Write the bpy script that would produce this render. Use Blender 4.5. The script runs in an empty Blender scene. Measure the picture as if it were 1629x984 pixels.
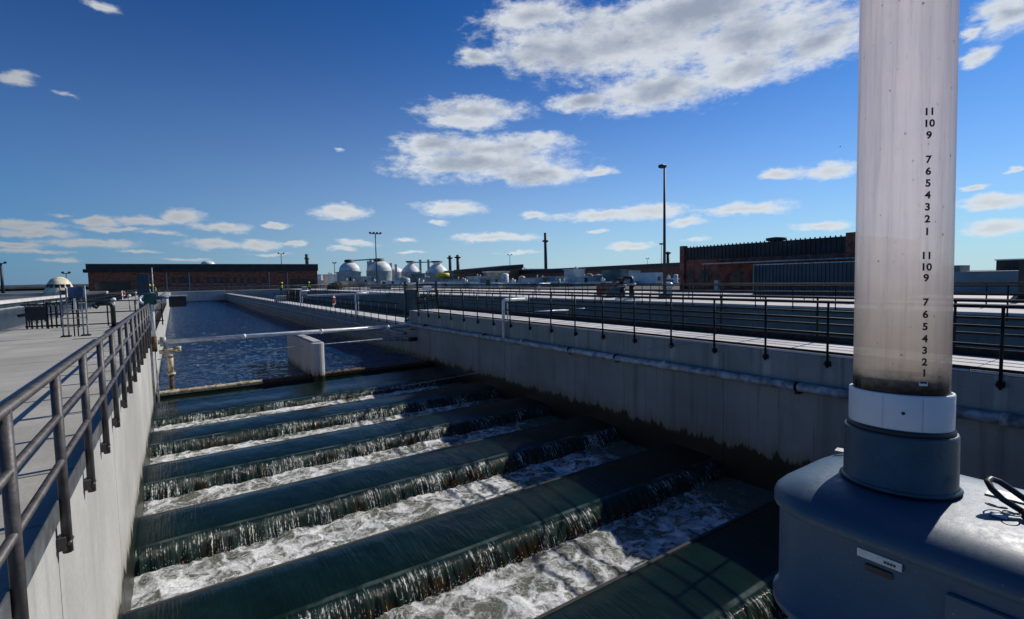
import bpy, bmesh, math, random
from math import sin, cos, pi, radians, atan2, sqrt
from mathutils import Vector, Matrix, noise
random.seed(7)
S = bpy.context.scene
COL = S.collection

# ------------------------------------------------------------------ camera
YAW, PITCH, ROLL, FPX = 0.59712, 0.06168, -0.018837, 788.33
EYE = Vector((0, 0, 1.67))
FW = Vector((sin(YAW)*cos(PITCH), cos(YAW)*cos(PITCH), -sin(PITCH)))
R0 = Vector((cos(YAW), -sin(YAW), 0)); U0 = R0.cross(FW)
RT = R0*cos(ROLL) + U0*sin(ROLL); UP = -R0*sin(ROLL) + U0*cos(ROLL)
cam = bpy.data.cameras.new('camera'); camo = bpy.data.objects.new('camera', cam); COL.objects.link(camo)
cam.sensor_width = 36; cam.lens = FPX/1629*36; cam.clip_start = .05; cam.clip_end = 30000
camo.matrix_world = Matrix(((RT.x, UP.x, -FW.x, EYE.x), (RT.y, UP.y, -FW.y, EYE.y), (RT.z, UP.z, -FW.z, EYE.z), (0, 0, 0, 1)))
S.camera = camo
def ray(px, py): return FW + RT*(px-814.5)/FPX - UP*(py-492)/FPX
def at(px, py, axis, val):          # survey helper: where a sight line meets the plane axis = val
    d = ray(px, py); return EYE + d*((val-EYE[axis])/d[axis])

# ------------------------------------------------------------------ light
S.view_settings.view_transform = 'Standard'; S.view_settings.look = 'None'
S.view_settings.exposure = 0.0; S.view_settings.gamma = 1
SUN = Vector((1, .07, .74)).normalized()
ELEV = math.asin(SUN.z); AZ = atan2(SUN.x, SUN.y)      # azimuth from +Y towards +X
sl = bpy.data.lights.new('sun', 'SUN'); so = bpy.data.objects.new('sun', sl); COL.objects.link(so)
sl.energy = 4.3; sl.angle = radians(.53); sl.color = (1, .94, .86)
so.rotation_euler = (-SUN).to_track_quat('-Z', 'Y').to_euler()

# ---- node helper
class NT:
    def __init__(s, t): s.t = t; t.nodes.clear()
    def n(s, ty, _o=None, **k):
        x = s.t.nodes.new(ty)
        for a, b in k.items():
            if a[0] == 'i' and a[1:].isdigit(): s.put(x, int(a[1:]), b)
            elif a.startswith('in_'): s.put(x, a[3:].replace('_', ' '), b)
            else: setattr(x, a, b)
        return x if _o is None else x.outputs[_o]
    def put(s, x, k, b):
        if isinstance(b, bpy.types.NodeSocket): s.t.links.new(b, x.inputs[k])
        elif isinstance(b, bpy.types.Node): s.t.links.new(b.outputs[0], x.inputs[k])
        else: x.inputs[k].default_value = b
    def m(s, op, a, b=0., c=0., clamp=False): return s.n('ShaderNodeMath', 0, operation=op, use_clamp=clamp, i0=a, i1=b, i2=c)
    def v(s, op, a, b=(0, 0, 0)): return s.n('ShaderNodeVectorMath', 0, operation=op, i0=a, i1=b)
    def mr(s, x, a, b, c=0., d=1., smooth=True):
        return s.n('ShaderNodeMapRange', 0, interpolation_type='SMOOTHSTEP' if smooth else 'LINEAR', i0=x, i1=a, i2=b, i3=c, i4=d)
    def mix(s, f, a, b, bt='MIX'):
        x = s.t.nodes.new('ShaderNodeMix'); x.data_type = 'RGBA'; x.blend_type = bt
        s.put(x, 0, f)
        for k, q in ((6, a), (7, b)):
            if isinstance(q, tuple): q = (*q[:3], 1)
            s.put(x, k, q)
        return x.outputs[2]
    def noise(s, vec, scale, det=4, rough=.55, dist=0): return s.n('ShaderNodeTexNoise', 0, in_Vector=vec, in_Scale=scale, in_Detail=det, in_Roughness=rough, in_Distortion=dist)
    def pos(s): return s.n('ShaderNodeNewGeometry', 0)
    def scale(s, vec, k): return s.v('MULTIPLY', vec, k)

# ------------------------------------------------------------------ sky
W = bpy.data.worlds.new('World'); S.world = W; W.use_nodes = True
try:
    W.cycles.sampling_method = 'MANUAL'; W.cycles.sample_map_resolution = 512
except Exception: pass
w = NT(W.node_tree)
sky = w.n('ShaderNodeTexSky', sky_type='NISHITA', sun_disc=False, sun_elevation=ELEV, sun_rotation=AZ, altitude=0, air_density=1.0, dust_density=.1, ozone_density=4.0)
dirv = w.n('ShaderNodeTexCoord').outputs['Generated']
sp = w.n('ShaderNodeSeparateXYZ', i0=dirv)
# mirror the sky colour at the horizon so that nothing black shows below it
az = w.m('ARCTAN2', sp.outputs[0], sp.outputs[1]); el = w.m('ARCSINE', sp.outputs[2])
ae = w.n('ShaderNodeCombineXYZ', 0, i0=az, i1=el, i2=0.)
wa = w.scale(ae, (1., 2.1, 1.))
n1 = w.n('ShaderNodeTexNoise', in_Vector=wa, in_Scale=13., in_Detail=6., in_Roughness=.62)
n2 = w.noise(wa, 34., 8, .68)
warp = w.v('MULTIPLY', w.v('SUBTRACT', n1.outputs['Color'], (.5, .5, .5)), (.075, .03, 0.))
aw = w.v('ADD', ae, warp)
def AE(px, py):
    d = ray(px, py).normalized(); return atan2(d.x, d.y), math.asin(d.z)
CL = [(1010, 55, 240, 62), (880, 70, 120, 45), (1200, 45, 180, 55), (1050, 135, 135, 38), (1300, 60, 100, 42), (930, 157, 60, 16), (760, 88, 42, 15), (1180, 105, 105, 36), (850, 20, 80, 30), (1100, 10, 330, 45),
      (755, 172, 92, 20), (740, 190, 70, 14), (850, 220, 60, 14), (770, 255, 150, 28), (690, 228, 70, 20), (860, 274, 80, 16), (955, 272, 28, 6), (780, 232, 120, 22),
      (160, 4, 38, 10), (22, 120, 42, 16), (105, 148, 32, 6), (535, 238, 12, 7), (540, 335, 50, 11), (715, 330, 60, 12), (695, 352, 18, 3.5), (790, 376, 70, 7), (855, 342, 22, 5),
      (960, 341, 80, 8), (1035, 333, 60, 12), (1085, 352, 40, 8), (1185, 331, 80, 10), (1310, 358, 46, 6), (1245, 273, 42, 8), (1325, 268, 46, 14), (1600, 15, 60, 36), (1562, 84, 32, 14), (1545, 55, 20, 8),
      (1555, 295, 30, 5), (1590, 318, 65, 11), (1590, 358, 65, 14), (1612, 266, 18, 6), (40, 354, 60, 8), (95, 339, 34, 5), (160, 350, 34, 8), (230, 347, 50, 9), (285, 342, 40, 10), (355, 358, 48, 8), (60, 368, 70, 6),
      (150, 385, 75, 8), (40, 391, 40, 5), (340, 385, 50, 8), (410, 387, 40, 8), (440, 358, 20, 4.5), (472, 386, 16, 4.5), (100, 413, 50, 4), (572, 384, 34, 6), (545, 395, 22, 4), (640, 379, 30, 4.5), (1010, 389, 34, 5),
      (1112, 378, 26, 4.5), (945, 367, 25, 3), (290, 413, 70, 4), (1440, 330, 60, 10), (55, 401, 85, 4), (215, 399, 60, 3), (250, 371, 60, 4), (190, 363, 60, 4), (430, 404, 60, 3), (650, 400, 50, 3), (820, 400, 60, 3.5)]
mask = None; mbig = None
for cx, cy, rx, ry in CL:
    a0, e0 = AE(cx, cy); a1, e1 = AE(cx+rx, cy); a2, e2 = AE(cx, cy-ry)
    ra = abs(a1-a0)*1.12+.002; re = abs(e2-e0)*1.12+.0015
    faint = {(105, 148): .5, (535, 238): .45, (22, 120): .2, (160, 4): .2, (95, 339): .35, (290, 413): .35, (100, 413): .35, (640, 379): .3, (1112, 378): .3, (572, 384): .15, (55, 401): .3, (215, 399): .3, (250, 371): .3, (190, 363): .2, (430, 404): .35, (650, 400): .35, (820, 400): .35}.get((cx, cy), 0)
    u = w.v('MULTIPLY', w.v('SUBTRACT', aw, (a0, e0-.15*re, 0)), (1/ra, 1/re, 0))
    L = w.n('ShaderNodeVectorMath', operation='LENGTH', i0=u).outputs['Value']
    if faint: L = w.m('ADD', L, faint)
    mask = L if mask is None else w.m('SMOOTH_MIN', mask, L, .22)
    if ry >= 15 and cy < 300 and cx > 600: mbig = L if mbig is None else w.m('SMOOTH_MIN', mbig, L, .3)
    
inm = w.m('SUBTRACT', 1., mask)                        # >0 inside
# clouds of the same kind over the rest of the sky (outside the field of view)
pl = w.v('DIVIDE', dirv, w.n('ShaderNodeCombineXYZ', 0, i0=w.m('MAXIMUM', sp.outputs[2], .04), i1=w.m('MAXIMUM', sp.outputs[2], .04), i2=1.))
og = w.noise(w.scale(pl, (1, 1, 0)), 1.1, 7, .6)
c0 = at(814, 200, 1, 100) - EYE; c0.normalize()
away = w.n('ShaderNodeVectorMath', operation='DOT_PRODUCT', i0=dirv, i1=tuple(ray(814, 250).normalized())).outputs['Value']
awm = w.mr(away, .66, .50)
gen = w.m('MULTIPLY', w.m('SUBTRACT', w.m('MULTIPLY', og, 3.2), 1.95), awm)
gen = w.m('SUBTRACT', gen, w.m('MULTIPLY', w.m('SUBTRACT', 1., awm), 2.))
dens = w.m('MAXIMUM', inm, gen)
soft = w.m('ADD', dens, w.m('MULTIPLY', w.m('SUBTRACT', n1.outputs[0], .5), 1.0))
dens = w.m('ADD', w.m('ADD', dens, w.m('MULTIPLY', w.m('SUBTRACT', n1.outputs[0], .5), .9)), w.m('MULTIPLY', w.m('SUBTRACT', n2, .5), 1.15))
alpha = w.mr(dens, -.08, .66)
cn = w.noise(w.scale(ae, (1., 1.9, 1.)), 7.5, 5, .6)
bigc = w.mr(w.m('ADD', w.m('SUBTRACT', 1., mbig), w.m('MULTIPLY', w.m('SUBTRACT', cn, .5), 1.9)), .2, 1.15)
smc = w.m('MULTIPLY', w.mr(w.m('ADD', soft, w.m('MULTIPLY', w.m('SUBTRACT', n2, .5), .7)), .2, 1.1), .38)
core = w.m('MAXIMUM', bigc, smc)
# thick parts thin out by the wisp noise

# sunward clouds are brighter
sd = w.n('ShaderNodeVectorMath', operation='DOT_PRODUCT', i0=dirv, i1=tuple(SUN)).outputs['Value']
br = w.mr(sd, -.25, .85, .50, 1.30)
rim = w.mix(br, (0, 0, 0), (.95, 1.0, 1.04)); cr = w.mix(br, (0, 0, 0), (.40, .46, .57))
ccol = w.mix(core, rim, cr)
skyc = w.v('MULTIPLY', w.n('ShaderNodeGamma', 0, i0=w.n('ShaderNodeVectorMath', 0, operation='SCALE', i0=sky.outputs[0], in_Scale=.112), i1=1.42), (.30, .80, 1.16))
hz = w.m('POWER', w.mr(el, -.02, .62, 1., 0., False), 2.9)
hcol = w.mix(w.mr(sd, -.35, .72), (.095, .215, .46), (.66, .80, .93))
skyc = w.mix(w.m('MULTIPLY', hz, .88), skyc, hcol)
fin = w.mix(w.m('MULTIPLY', alpha, .93), skyc, ccol)
bg = w.n('ShaderNodeBackground', i0=w.n('ShaderNodeVectorMath', 0, operation='SCALE', i0=fin, in_Scale=8.), i1=.1)
w.put(w.n('ShaderNodeOutputWorld'), 0, bg)

# ------------------------------------------------------------------ materials
def mat(name, fn=None, col=(.5, .5, .5), rough=.6, metal=0., var=.18, vs=3., bump=.15, bs=30., stretch=(1, 1, 1), spec=.5, obj=False, dark=None):
    m = bpy.data.materials.new(name); m.use_nodes = True; t = NT(m.node_tree)
    out = t.n('ShaderNodeOutputMaterial'); b = t.n('ShaderNodeBsdfPrincipled')
    t.put(out, 0, b.outputs[0])
    b.inputs['Roughness'].default_value = rough; b.inputs['Metallic'].default_value = metal
    b.inputs['Specular IOR Level'].default_value = spec
    P = t.n('ShaderNodeTexCoord').outputs['Object'] if obj else t.pos()
    P = t.scale(P, stretch)
    n = t.noise(P, vs, 5, .6)
    c2 = dark if dark else tuple(x*(1-var*2) for x in col)
    c1 = tuple(min(1, x*(1+var)) for x in col)
    t.put(b, 'Base Color', t.mix(t.mr(n, .3, .7), c2, c1))
    if bump: t.put(b, 'Normal', t.n('ShaderNodeBump', 0, in_Strength=bump, in_Distance=.02, in_Height=t.noise(P, bs, 4)))
    if fn: fn(t, b, P)
    return m
def concrete(name, col, wet=None, streak=.5, posts=False):
    def fn(t, b, P):
        Q = t.pos(); s = t.n('ShaderNodeSeparateXYZ', i0=Q)
        z = s.outputs[2]
        big = t.noise(Q, .45, 5, .6); fine = t.noise(Q, 14., 5, .7)
        st = t.noise(t.scale(Q, (3.2, 3.2, .12)), 1.6, 6, .65)
        c = t.mix(t.mr(big, .3, .7), tuple(x*.78 for x in col), tuple(x*1.12 for x in col))
        c = t.mix(t.m('MULTIPLY', t.mr(st, .5, .72), streak), c, tuple(x*.5 for x in col))
        c = t.mix(t.m('MULTIPLY', t.mr(st, .36, .2), streak*.6), c, tuple(min(1, x*1.5) for x in col))
        c = t.mix(t.m('MULTIPLY', t.mr(fine, .35, .75), .22), c, tuple(x*.6 for x in col))
        if posts:                # pale runs washed down from the post brackets
            fr_ = t.m('ABSOLUTE', t.m('SUBTRACT', t.m('FRACT', t.m('DIVIDE', t.m('SUBTRACT', s.outputs[1], 1.47), 1.28)), .5))
            run = t.m('MULTIPLY', t.mr(t.m('ADD', fr_, t.m('MULTIPLY', t.m('SUBTRACT', t.noise(Q, 5, 4), .5), .05)), .075, .05), t.mr(z, -.95, -.45))
            c = t.mix(t.m('MULTIPLY', run, .4), c, tuple(x*1.9 for x in col))
            jt = t.m('MULTIPLY', t.mr(t.m('ADD', fr_, t.m('MULTIPLY', t.m('SUBTRACT', st, .5), .12)), .12, .04), t.mr(t.noise(t.scale(Q, (.3, .35, .05)), 1.5, 3), .45, .6))
            c = t.mix(t.m('MULTIPLY', jt, .45), c, tuple(x*.35 for x in col))
        if wet is not None:      # algae line above the water
            edge = t.m('ADD', z, t.m('MULTIPLY', t.m('SUBTRACT', t.noise(t.scale(Q, (1.5, 1.5, .4)), 2.2, 5, .7), .5), 1.0))
            c = t.mix(t.mr(edge, wet+.35, wet+.02, 0, .55), c, (.16, .15, .07))
            c = t.mix(t.mr(edge, wet+.08, wet-.04), c, (.012, .013, .008))
            t.put(b, 'Roughness', t.mr(edge, wet+.1, wet-.1, .85, .35))
        t.put(b, 'Base Color', c)
        t.put(b, 'Normal', t.n('ShaderNodeBump', 0, in_Strength=.35, in_Distance=.02, in_Height=t.m('ADD', fine, t.m('MULTIPLY', st, .6))))
    return mat(name, fn, col, .85)
M = {}
M['deck'] = concrete('deck_concrete', (.39, .375, .325), streak=.15)
M['walk'] = concrete('walk_concrete', (.62, .60, .57), streak=.12)
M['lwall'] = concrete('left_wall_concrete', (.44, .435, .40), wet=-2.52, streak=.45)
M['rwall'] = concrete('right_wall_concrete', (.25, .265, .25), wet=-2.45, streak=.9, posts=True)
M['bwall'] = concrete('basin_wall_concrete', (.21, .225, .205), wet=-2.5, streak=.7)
M['pier'] = concrete('pier_concrete', (.45, .45, .43), wet=-2.55, streak=.4)
M['ground'] = mat('ground_gravel', col=(.065, .075, .07), rough=.95, vs=.08, bump=.4, bs=8)
M['rail'] = mat('painted_steel_rail', col=(.075, .07, .07), rough=.5, metal=0, var=.25, vs=9., bump=.15, dark=(.04, .034, .032))
M['rail_dark'] = mat('dark_steel_rail', col=(.018, .021, .021), rough=.55, metal=0, var=.3, vs=6., spec=.12)
M['kick'] = mat('kick_plate_paint', col=(.10, .11, .115), rough=.5, var=.3, vs=4., dark=(.05, .05, .05))
M['galv'] = mat('grey_pipe', col=(.36, .39, .41), rough=.5, metal=.1, var=.3, vs=5., bump=.2, bs=14)
M['wpaint'] = mat('white_painted_steel', col=(.72, .75, .74), rough=.3, var=.15, vs=3.)
M['rustwhite'] = mat('rusty_cream_paint', col=(.55, .50, .33), rough=.6, var=.3, vs=6., dark=(.20, .12, .04))
M['rust'] = mat('brown_rust', col=(.10, .06, .03), rough=.8, var=.4, vs=8.)
M['black'] = mat('black_paint', col=(.012, .013, .014), rough=.45, var=.3, vs=3.)
M['teal'] = mat('teal_enamel', col=(.02, .10, .10), rough=.45, var=.3, vs=5.)
M['blueb'] = mat('blue_enamel', col=(.04, .10, .22), rough=.45, var=.3, vs=5.)
M['brick'] = mat('red_brick', col=(.26, .10, .066), rough=.9, var=.3, vs=1.5, bump=.3, bs=6)
M['brick2'] = mat('tan_brick', col=(.22, .13, .075), rough=.9, var=.2, vs=1.5)
M['roofd'] = mat('dark_ribbed_roof', col=(.018, .024, .027), rough=.6, var=.3, vs=.6)
M['glassd'] = mat('dark_window_glass', col=(.012, .014, .018), rough=.15, var=.2, bump=0)
M['whiteb'] = mat('white_cladding', col=(.74, .75, .72), rough=.6, var=.15, vs=.3)
M['greyb'] = mat('grey_cladding', col=(.42, .47, .47), rough=.6, var=.15, vs=.4)
M['greenb'] = mat('grey_green_cladding', col=(.17, .22, .20), rough=.6, var=.25, vs=.4)
M['tanb'] = mat('tan_plaster', col=(.42, .36, .26), rough=.8, var=.25, vs=.5)
M['yellow'] = mat('yellow_paint', col=(.75, .62, .03), rough=.5, var=.1)
M['corr'] = mat('blue_corrugated_steel', col=(.024, .06, .085), rough=.55, metal=.1, var=.15, vs=.8)
M['dome'] = mat('cream_dome_paint', col=(.74, .66, .47), rough=.6, var=.2, vs=.7)
M['stack'] = mat('dark_stack_steel', col=(.03, .042, .046), rough=.6, var=.2)
M['red'] = mat('red_paint', col=(.25, .04, .035), rough=.5)
M['orange'] = mat('red_lifebuoy', col=(.34, .06, .05), rough=.5)
M['vest'] = mat('lime_vest', col=(.45, .60, .03), rough=.7)
M['helmet'] = mat('yellow_helmet', col=(.80, .70, .03), rough=.35)
M['navy'] = mat('dark_work_trousers', col=(.02, .03, .05), rough=.9)
M['skin'] = mat('skin', col=(.42, .24, .16), rough=.6)
M['hills'] = mat('far_wooded_hills', col=(.028, .045, .06), rough=1., var=.3, vs=.004, bump=0)
M['frp'] = None
def f_frp(t, b, P):
    sc = t.noise(P, 60, 4, .7); sp_ = t.n('ShaderNodeTexVoronoi', 0, in_Vector=P, in_Scale=70.)
    c = t.mix(t.mr(t.noise(P, 5, 4), .3, .7), (.038, .078, .120), (.048, .094, .142))
    c = t.mix(t.mr(sp_, .10, .04, 0, .5), c, (.35, .38, .40))
    t.put(b, 'Base Color', c); t.put(b, 'Roughness', t.mr(sc, .3, .7, .38, .55)); b.inputs['Specular IOR Level'].default_value = .4
    t.put(b, 'Normal', t.n('ShaderNodeBump', 0, in_Strength=.10, in_Distance=.003, in_Height=sc))
M['frp'] = mat('blue_grey_fibreglass', f_frp, rough=.4)
M['pvcg'] = mat('grey_pvc', col=(.035, .062, .088), rough=.38, var=.15, vs=12, bump=.08, bs=80)
def f_pvc(t, b, P):
    c = t.mix(t.mr(t.noise(P, 9, 5), .35, .75), (.62, .64, .68), (.70, .71, .73))
    c = t.mix(t.mr(t.noise(t.scale(P, (6, 6, .7)), 14, 4), .64, .72, 0, .35), c, (.3, .3, .3))
    t.put(b, 'Base Color', c)
M['pvcw'] = mat('white_pvc', f_pvc, rough=.35, bump=.05)
M['label'] = mat('weathered_label', col=(.55, .53, .50), rough=.5, vs=40, var=.2)
M['plate'] = mat('aluminium_nameplate', col=(.50, .56, .60), rough=.4, vs=30, var=.1, metal=.2)
M['ink'] = mat('black_ink', col=(.015, .012, .012), rough=.5, var=.1, bump=0)
M['steel'] = mat('weathered_lock_steel', col=(.35, .34, .33), rough=.35, metal=.9, vs=30)
M['joint'] = mat('dark_joint_filler', col=(.04, .042, .04), rough=1.)

def water_mat(name, base, waves):
    m = bpy.data.materials.new(name); m.use_nodes = True; t = NT(m.node_tree)
    out = t.n('ShaderNodeOutputMaterial'); b = t.n('ShaderNodeBsdfPrincipled'); t.put(out, 0, b.outputs[0])
    b.inputs['Roughness'].default_value = .07; b.inputs['IOR'].default_value = 1.33
    P = t.pos()
    a = t.noise(t.scale(P, (1, 1.7, 1)), waves, 5, .6, .6); c = t.noise(t.scale(P, (1, 1.6, 1)), waves*4.2, 4, .6, .4)
    h = t.m('ADD', a, t.m('MULTIPLY', c, .35))
    t.put(b, 'Normal', t.n('ShaderNodeBump', 0, in_Strength=1., in_Distance=.6, in_Height=h))
    t.put(b, 'Base Color', t.mix(t.mr(a, .35, .7), tuple(x*.7 for x in base), base)); b.inputs['Specular IOR Level'].default_value = .28
    return m
M['water'] = water_mat('basin_water', (.001, .05, .165), 1.6)
M['water2'] = water_mat('side_basin_water', (.006, .035, .06), 1.2)
def sheet_mat():
    m = bpy.data.materials.new('weir_water'); m.use_nodes = True; t = NT(m.node_tree)
    out = t.n('ShaderNodeOutputMaterial'); b = t.n('ShaderNodeBsdfPrincipled'); t.put(out, 0, b.outputs[0])
    P = t.pos(); s = t.n('ShaderNodeSeparateXYZ', i0=P); z = s.outputs[2]
    b.inputs['IOR'].default_value = 1.33; b.inputs['Specular IOR Level'].default_value = .36
    fall = t.mr(z, -2.905, -2.955)
    # base: green-black water, brown algae shows through the thin film low on the fall
    n = t.noise(t.scale(P, (1.3, .6, .6)), 1.3, 5, .6)
    c = t.mix(t.mr(n, .3, .7), (.003, .009, .006), (.0045, .015, .011))
    c = t.mix(t.m('MULTIPLY', fall, .75), c, t.mix(t.mr(t.noise(t.scale(P, (7, 1, 1.2)), 1.2, 5, .65), .32, .7), (.006, .016, .013), (.034, .062, .050)))
    fl = t.mr(t.noise(t.scale(P, (9, 1.4, 1)), 1.6, 6, .72), .66, .80)
    c = t.mix(t.m('MULTIPLY', fl, .16), c, (.3, .36, .33))
    br = t.m('MULTIPLY', t.mr(z, -2.98, -3.14), t.mr(t.noise(t.scale(P, (2., .3, .5)), 1.8, 5, .65), .48, .60))
    c = t.mix(br, c, (.032, .019, .006))
    st = t.noise(t.scale(P, (34, 3, 2.6)), 1.0, 4, .7)
    dots = t.noise(t.scale(P, (48, 3, 22)), 1.0, 3, .6)
    cl = t.noise(t.scale(P, (1., 1., 0.3)), 1.15, 3, .5)
    thr = t.mr(cl, .34, .68, .67, .44, False)
    w1 = t.mr(t.m('SUBTRACT', st, thr), .0, .07)
    wh = t.m('MULTIPLY', t.m('MULTIPLY', w1, fall), t.mr(dots, .42, .60, .04, .95))
    c = t.mix(wh, c, (.85, .88, .80))  # white water streaks, with sun glints painted into the colour as well
    lipn = t.m('MULTIPLY', t.mr(z, -2.897, -2.902), t.mr(z, -2.918, -2.908))
    c = t.mix(t.m('MULTIPLY', lipn, t.mr(t.noise(P, 1.7, 4), .35, .7, .02, .26)), c, (.25, .34, .30))
    t.put(b, 'Base Color', c)
    t.put(b, 'Roughness', t.m('ADD', t.mr(fall, 0, 1, .13, .10), t.m('MULTIPLY', wh, .3)))
    lin = t.noise(t.scale(P, (14, .8, .8)), 1.5, 5, .6)
    wid = t.noise(t.scale(P, (1.2, .7, .5)), 2.2, 3, .5)
    h = t.m('ADD', t.m('MULTIPLY', lin, t.mr(fall, 0, 1, .24, .6)), t.m('MULTIPLY', wid, .7))
    h = t.m('ADD', h, t.m('MULTIPLY', t.m('MULTIPLY', st, fall), .9))
    t.put(b, 'Normal', t.n('ShaderNodeBump', 0, in_Strength=.8, in_Distance=.05, in_Height=h))
    return m
M['sheet'] = sheet_mat()
def foam_mat():
    m = bpy.data.materials.new('foam'); m.use_nodes = True; t = NT(m.node_tree)
    out = t.n('ShaderNodeOutputMaterial'); b = t.n('ShaderNodeBsdfPrincipled'); t.put(out, 0, b.outputs[0])
    P = t.pos(); s = t.n('ShaderNodeSeparateXYZ', i0=P)
    nn = t.n('ShaderNodeTexNoise', in_Vector=P, in_Scale=2.6, in_Detail=4.)
    Pw = t.v('ADD', P, t.v('MULTIPLY', t.v('SUBTRACT', nn.outputs['Color'], (.5, .5, .5)), (.75, .75, .2)))
    vo = t.n('ShaderNodeTexVoronoi', 0, feature='DISTANCE_TO_EDGE', in_Vector=t.scale(Pw, (1, 1, .3)), in_Scale=2.1)
    vo2 = t.n('ShaderNodeTexVoronoi', 0, feature='DISTANCE_TO_EDGE', in_Vector=t.scale(Pw, (1, 1, .3)), in_Scale=7.)
    n1 = t.noise(Pw, 1.3, 6, .65); n2 = t.noise(P, 22., 6, .75)
    veins = t.m('MAXIMUM', t.m('MULTIPLY', t.mr(vo, .22, .0), .7), t.m('MULTIPLY', t.mr(vo2, .26, .0), .4))
    n3 = t.noise(Pw, 5.5, 6, .75)
    f = t.m('ADD', t.m('ADD', veins, t.m('MULTIPLY', t.m('SUBTRACT', n3, .46), 1.9)), t.m('MULTIPLY', t.m('SUBTRACT', n1, .5), 2.2))
    f = t.m('ADD', f, t.m('MULTIPLY', t.m('SUBTRACT', n2, .5), 1.1))
    f = t.m('SUBTRACT', f, t.mr(s.outputs[0], 8.6, 10.9, 0., .95))  # foam thins towards the right wall, whose shade is painted in too
    f = t.mr(f, .08, .95)
    c = t.mix(f, (.13, .14, .10), (.88, .89, .87))
    t.put(b, 'Base Color', c); t.put(b, 'Roughness', t.mr(f, 0, 1, .25, .75))
    t.put(b, 'Normal', t.n('ShaderNodeBump', 0, in_Strength=.9, in_Distance=.05, in_Height=t.m('ADD', n2, t.m('MULTIPLY', f, .5))))
    return m
M['foam'] = foam_mat()
def tube_mat():
    m = bpy.data.materials.new('clouded_clear_pvc'); m.use_nodes = True; t = NT(m.node_tree)
    out = t.n('ShaderNodeOutputMaterial')
    P = t.n('ShaderNodeTexCoord').outputs['Object']; s = t.n('ShaderNodeSeparateXYZ', i0=P); z = s.outputs[2]
    st = t.noise(t.scale(P, (60, 60, 2.)), 1., 6, .7); st2 = t.noise(t.scale(P, (160, 160, 14)), 1., 5, .75)
    blot = t.noise(P, 11, 5, .6)
    vo = t.n('ShaderNodeTexVoronoi', 0, in_Vector=t.scale(P, (1, 1, .8)), in_Scale=75., in_Randomness=1.)
    rareb = t.n('ShaderNodeTexVoronoi', in_Vector=t.scale(P, (1, 1, .8)), in_Scale=75.)
    rare = t.n('ShaderNodeSeparateColor', i0=rareb.outputs[1]).outputs[0]
    spots = t.m('MULTIPLY', t.mr(vo, .24, .10), t.m('MULTIPLY', t.m('GREATER_THAN', rare, .80), t.mr(st2, .42, .6)))
    c = t.mix(t.mr(blot, .3, .7), (.93, .85, .83), (.99, .90, .84))
    c = t.mix(t.mr(st, .42, .74, 0, .6), c, (.46, .43, .43))
    st3 = t.noise(t.scale(P, (22, 22, .5)), 1., 4, .6)
    c = t.mix(t.mr(st3, .48, .68, 0, .5), c, (.50, .50, .54))
    c = t.mix(t.mr(st3, .42, .30, 0, .6), c, (.98, .95, .93))
    c = t.mix(t.mr(st2, .55, .8, 0, .45), c, (.35, .33, .33))
    ang = t.n('ShaderNodeSeparateXYZ', i0=P).outputs[0]
    c = t.mix(t.mr(t.m('ADD', z, t.m('MULTIPLY', t.m('SUBTRACT', blot, .5), .15)), .62, .24, 0, .75), c, (.40, .33, .24))
    gr = t.m('ADD', z, t.m('MULTIPLY', t.m('SUBTRACT', t.noise(P, 26, 5, .7), .5), .07))
    c = t.mix(t.mr(gr, .262, .212), c, (.035, .024, .014))
    c = t.mix(t.m('MULTIPLY', spots, .85), c, (.07, .05, .05))
    b = t.n('ShaderNodeBsdfPrincipled', in_Base_Color=c, in_Roughness=.16)
    t.put(b, 'Normal', t.n('ShaderNodeBump', 0, in_Strength=.15, in_Distance=.004, in_Height=st))
    tr = t.n('ShaderNodeBsdfTranslucent', i0=c); tp = t.n('ShaderNodeBsdfTransparent', i0=(.86, .86, .9, 1))
    op = t.mr(gr, .262, .215)
    a = t.n('ShaderNodeMixShader', i0=t.m('SUBTRACT', .70, t.m('MULTIPLY', op, .4)), i1=b.outputs[0], i2=tr.outputs[0])
    # solid dirt is opaque, the rest lets a little through
    k = t.m('MULTIPLY', t.m('SUBTRACT', 1., op), .26)
    k = t.m('MULTIPLY', k, t.m('SUBTRACT', 1., spots))
    t.put(out, 0, t.n('ShaderNodeMixShader', i0=k, i1=a.outputs[0], i2=tp.outputs[0]).outputs[0])
    return m
M['tube'] = tube_mat()

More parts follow.
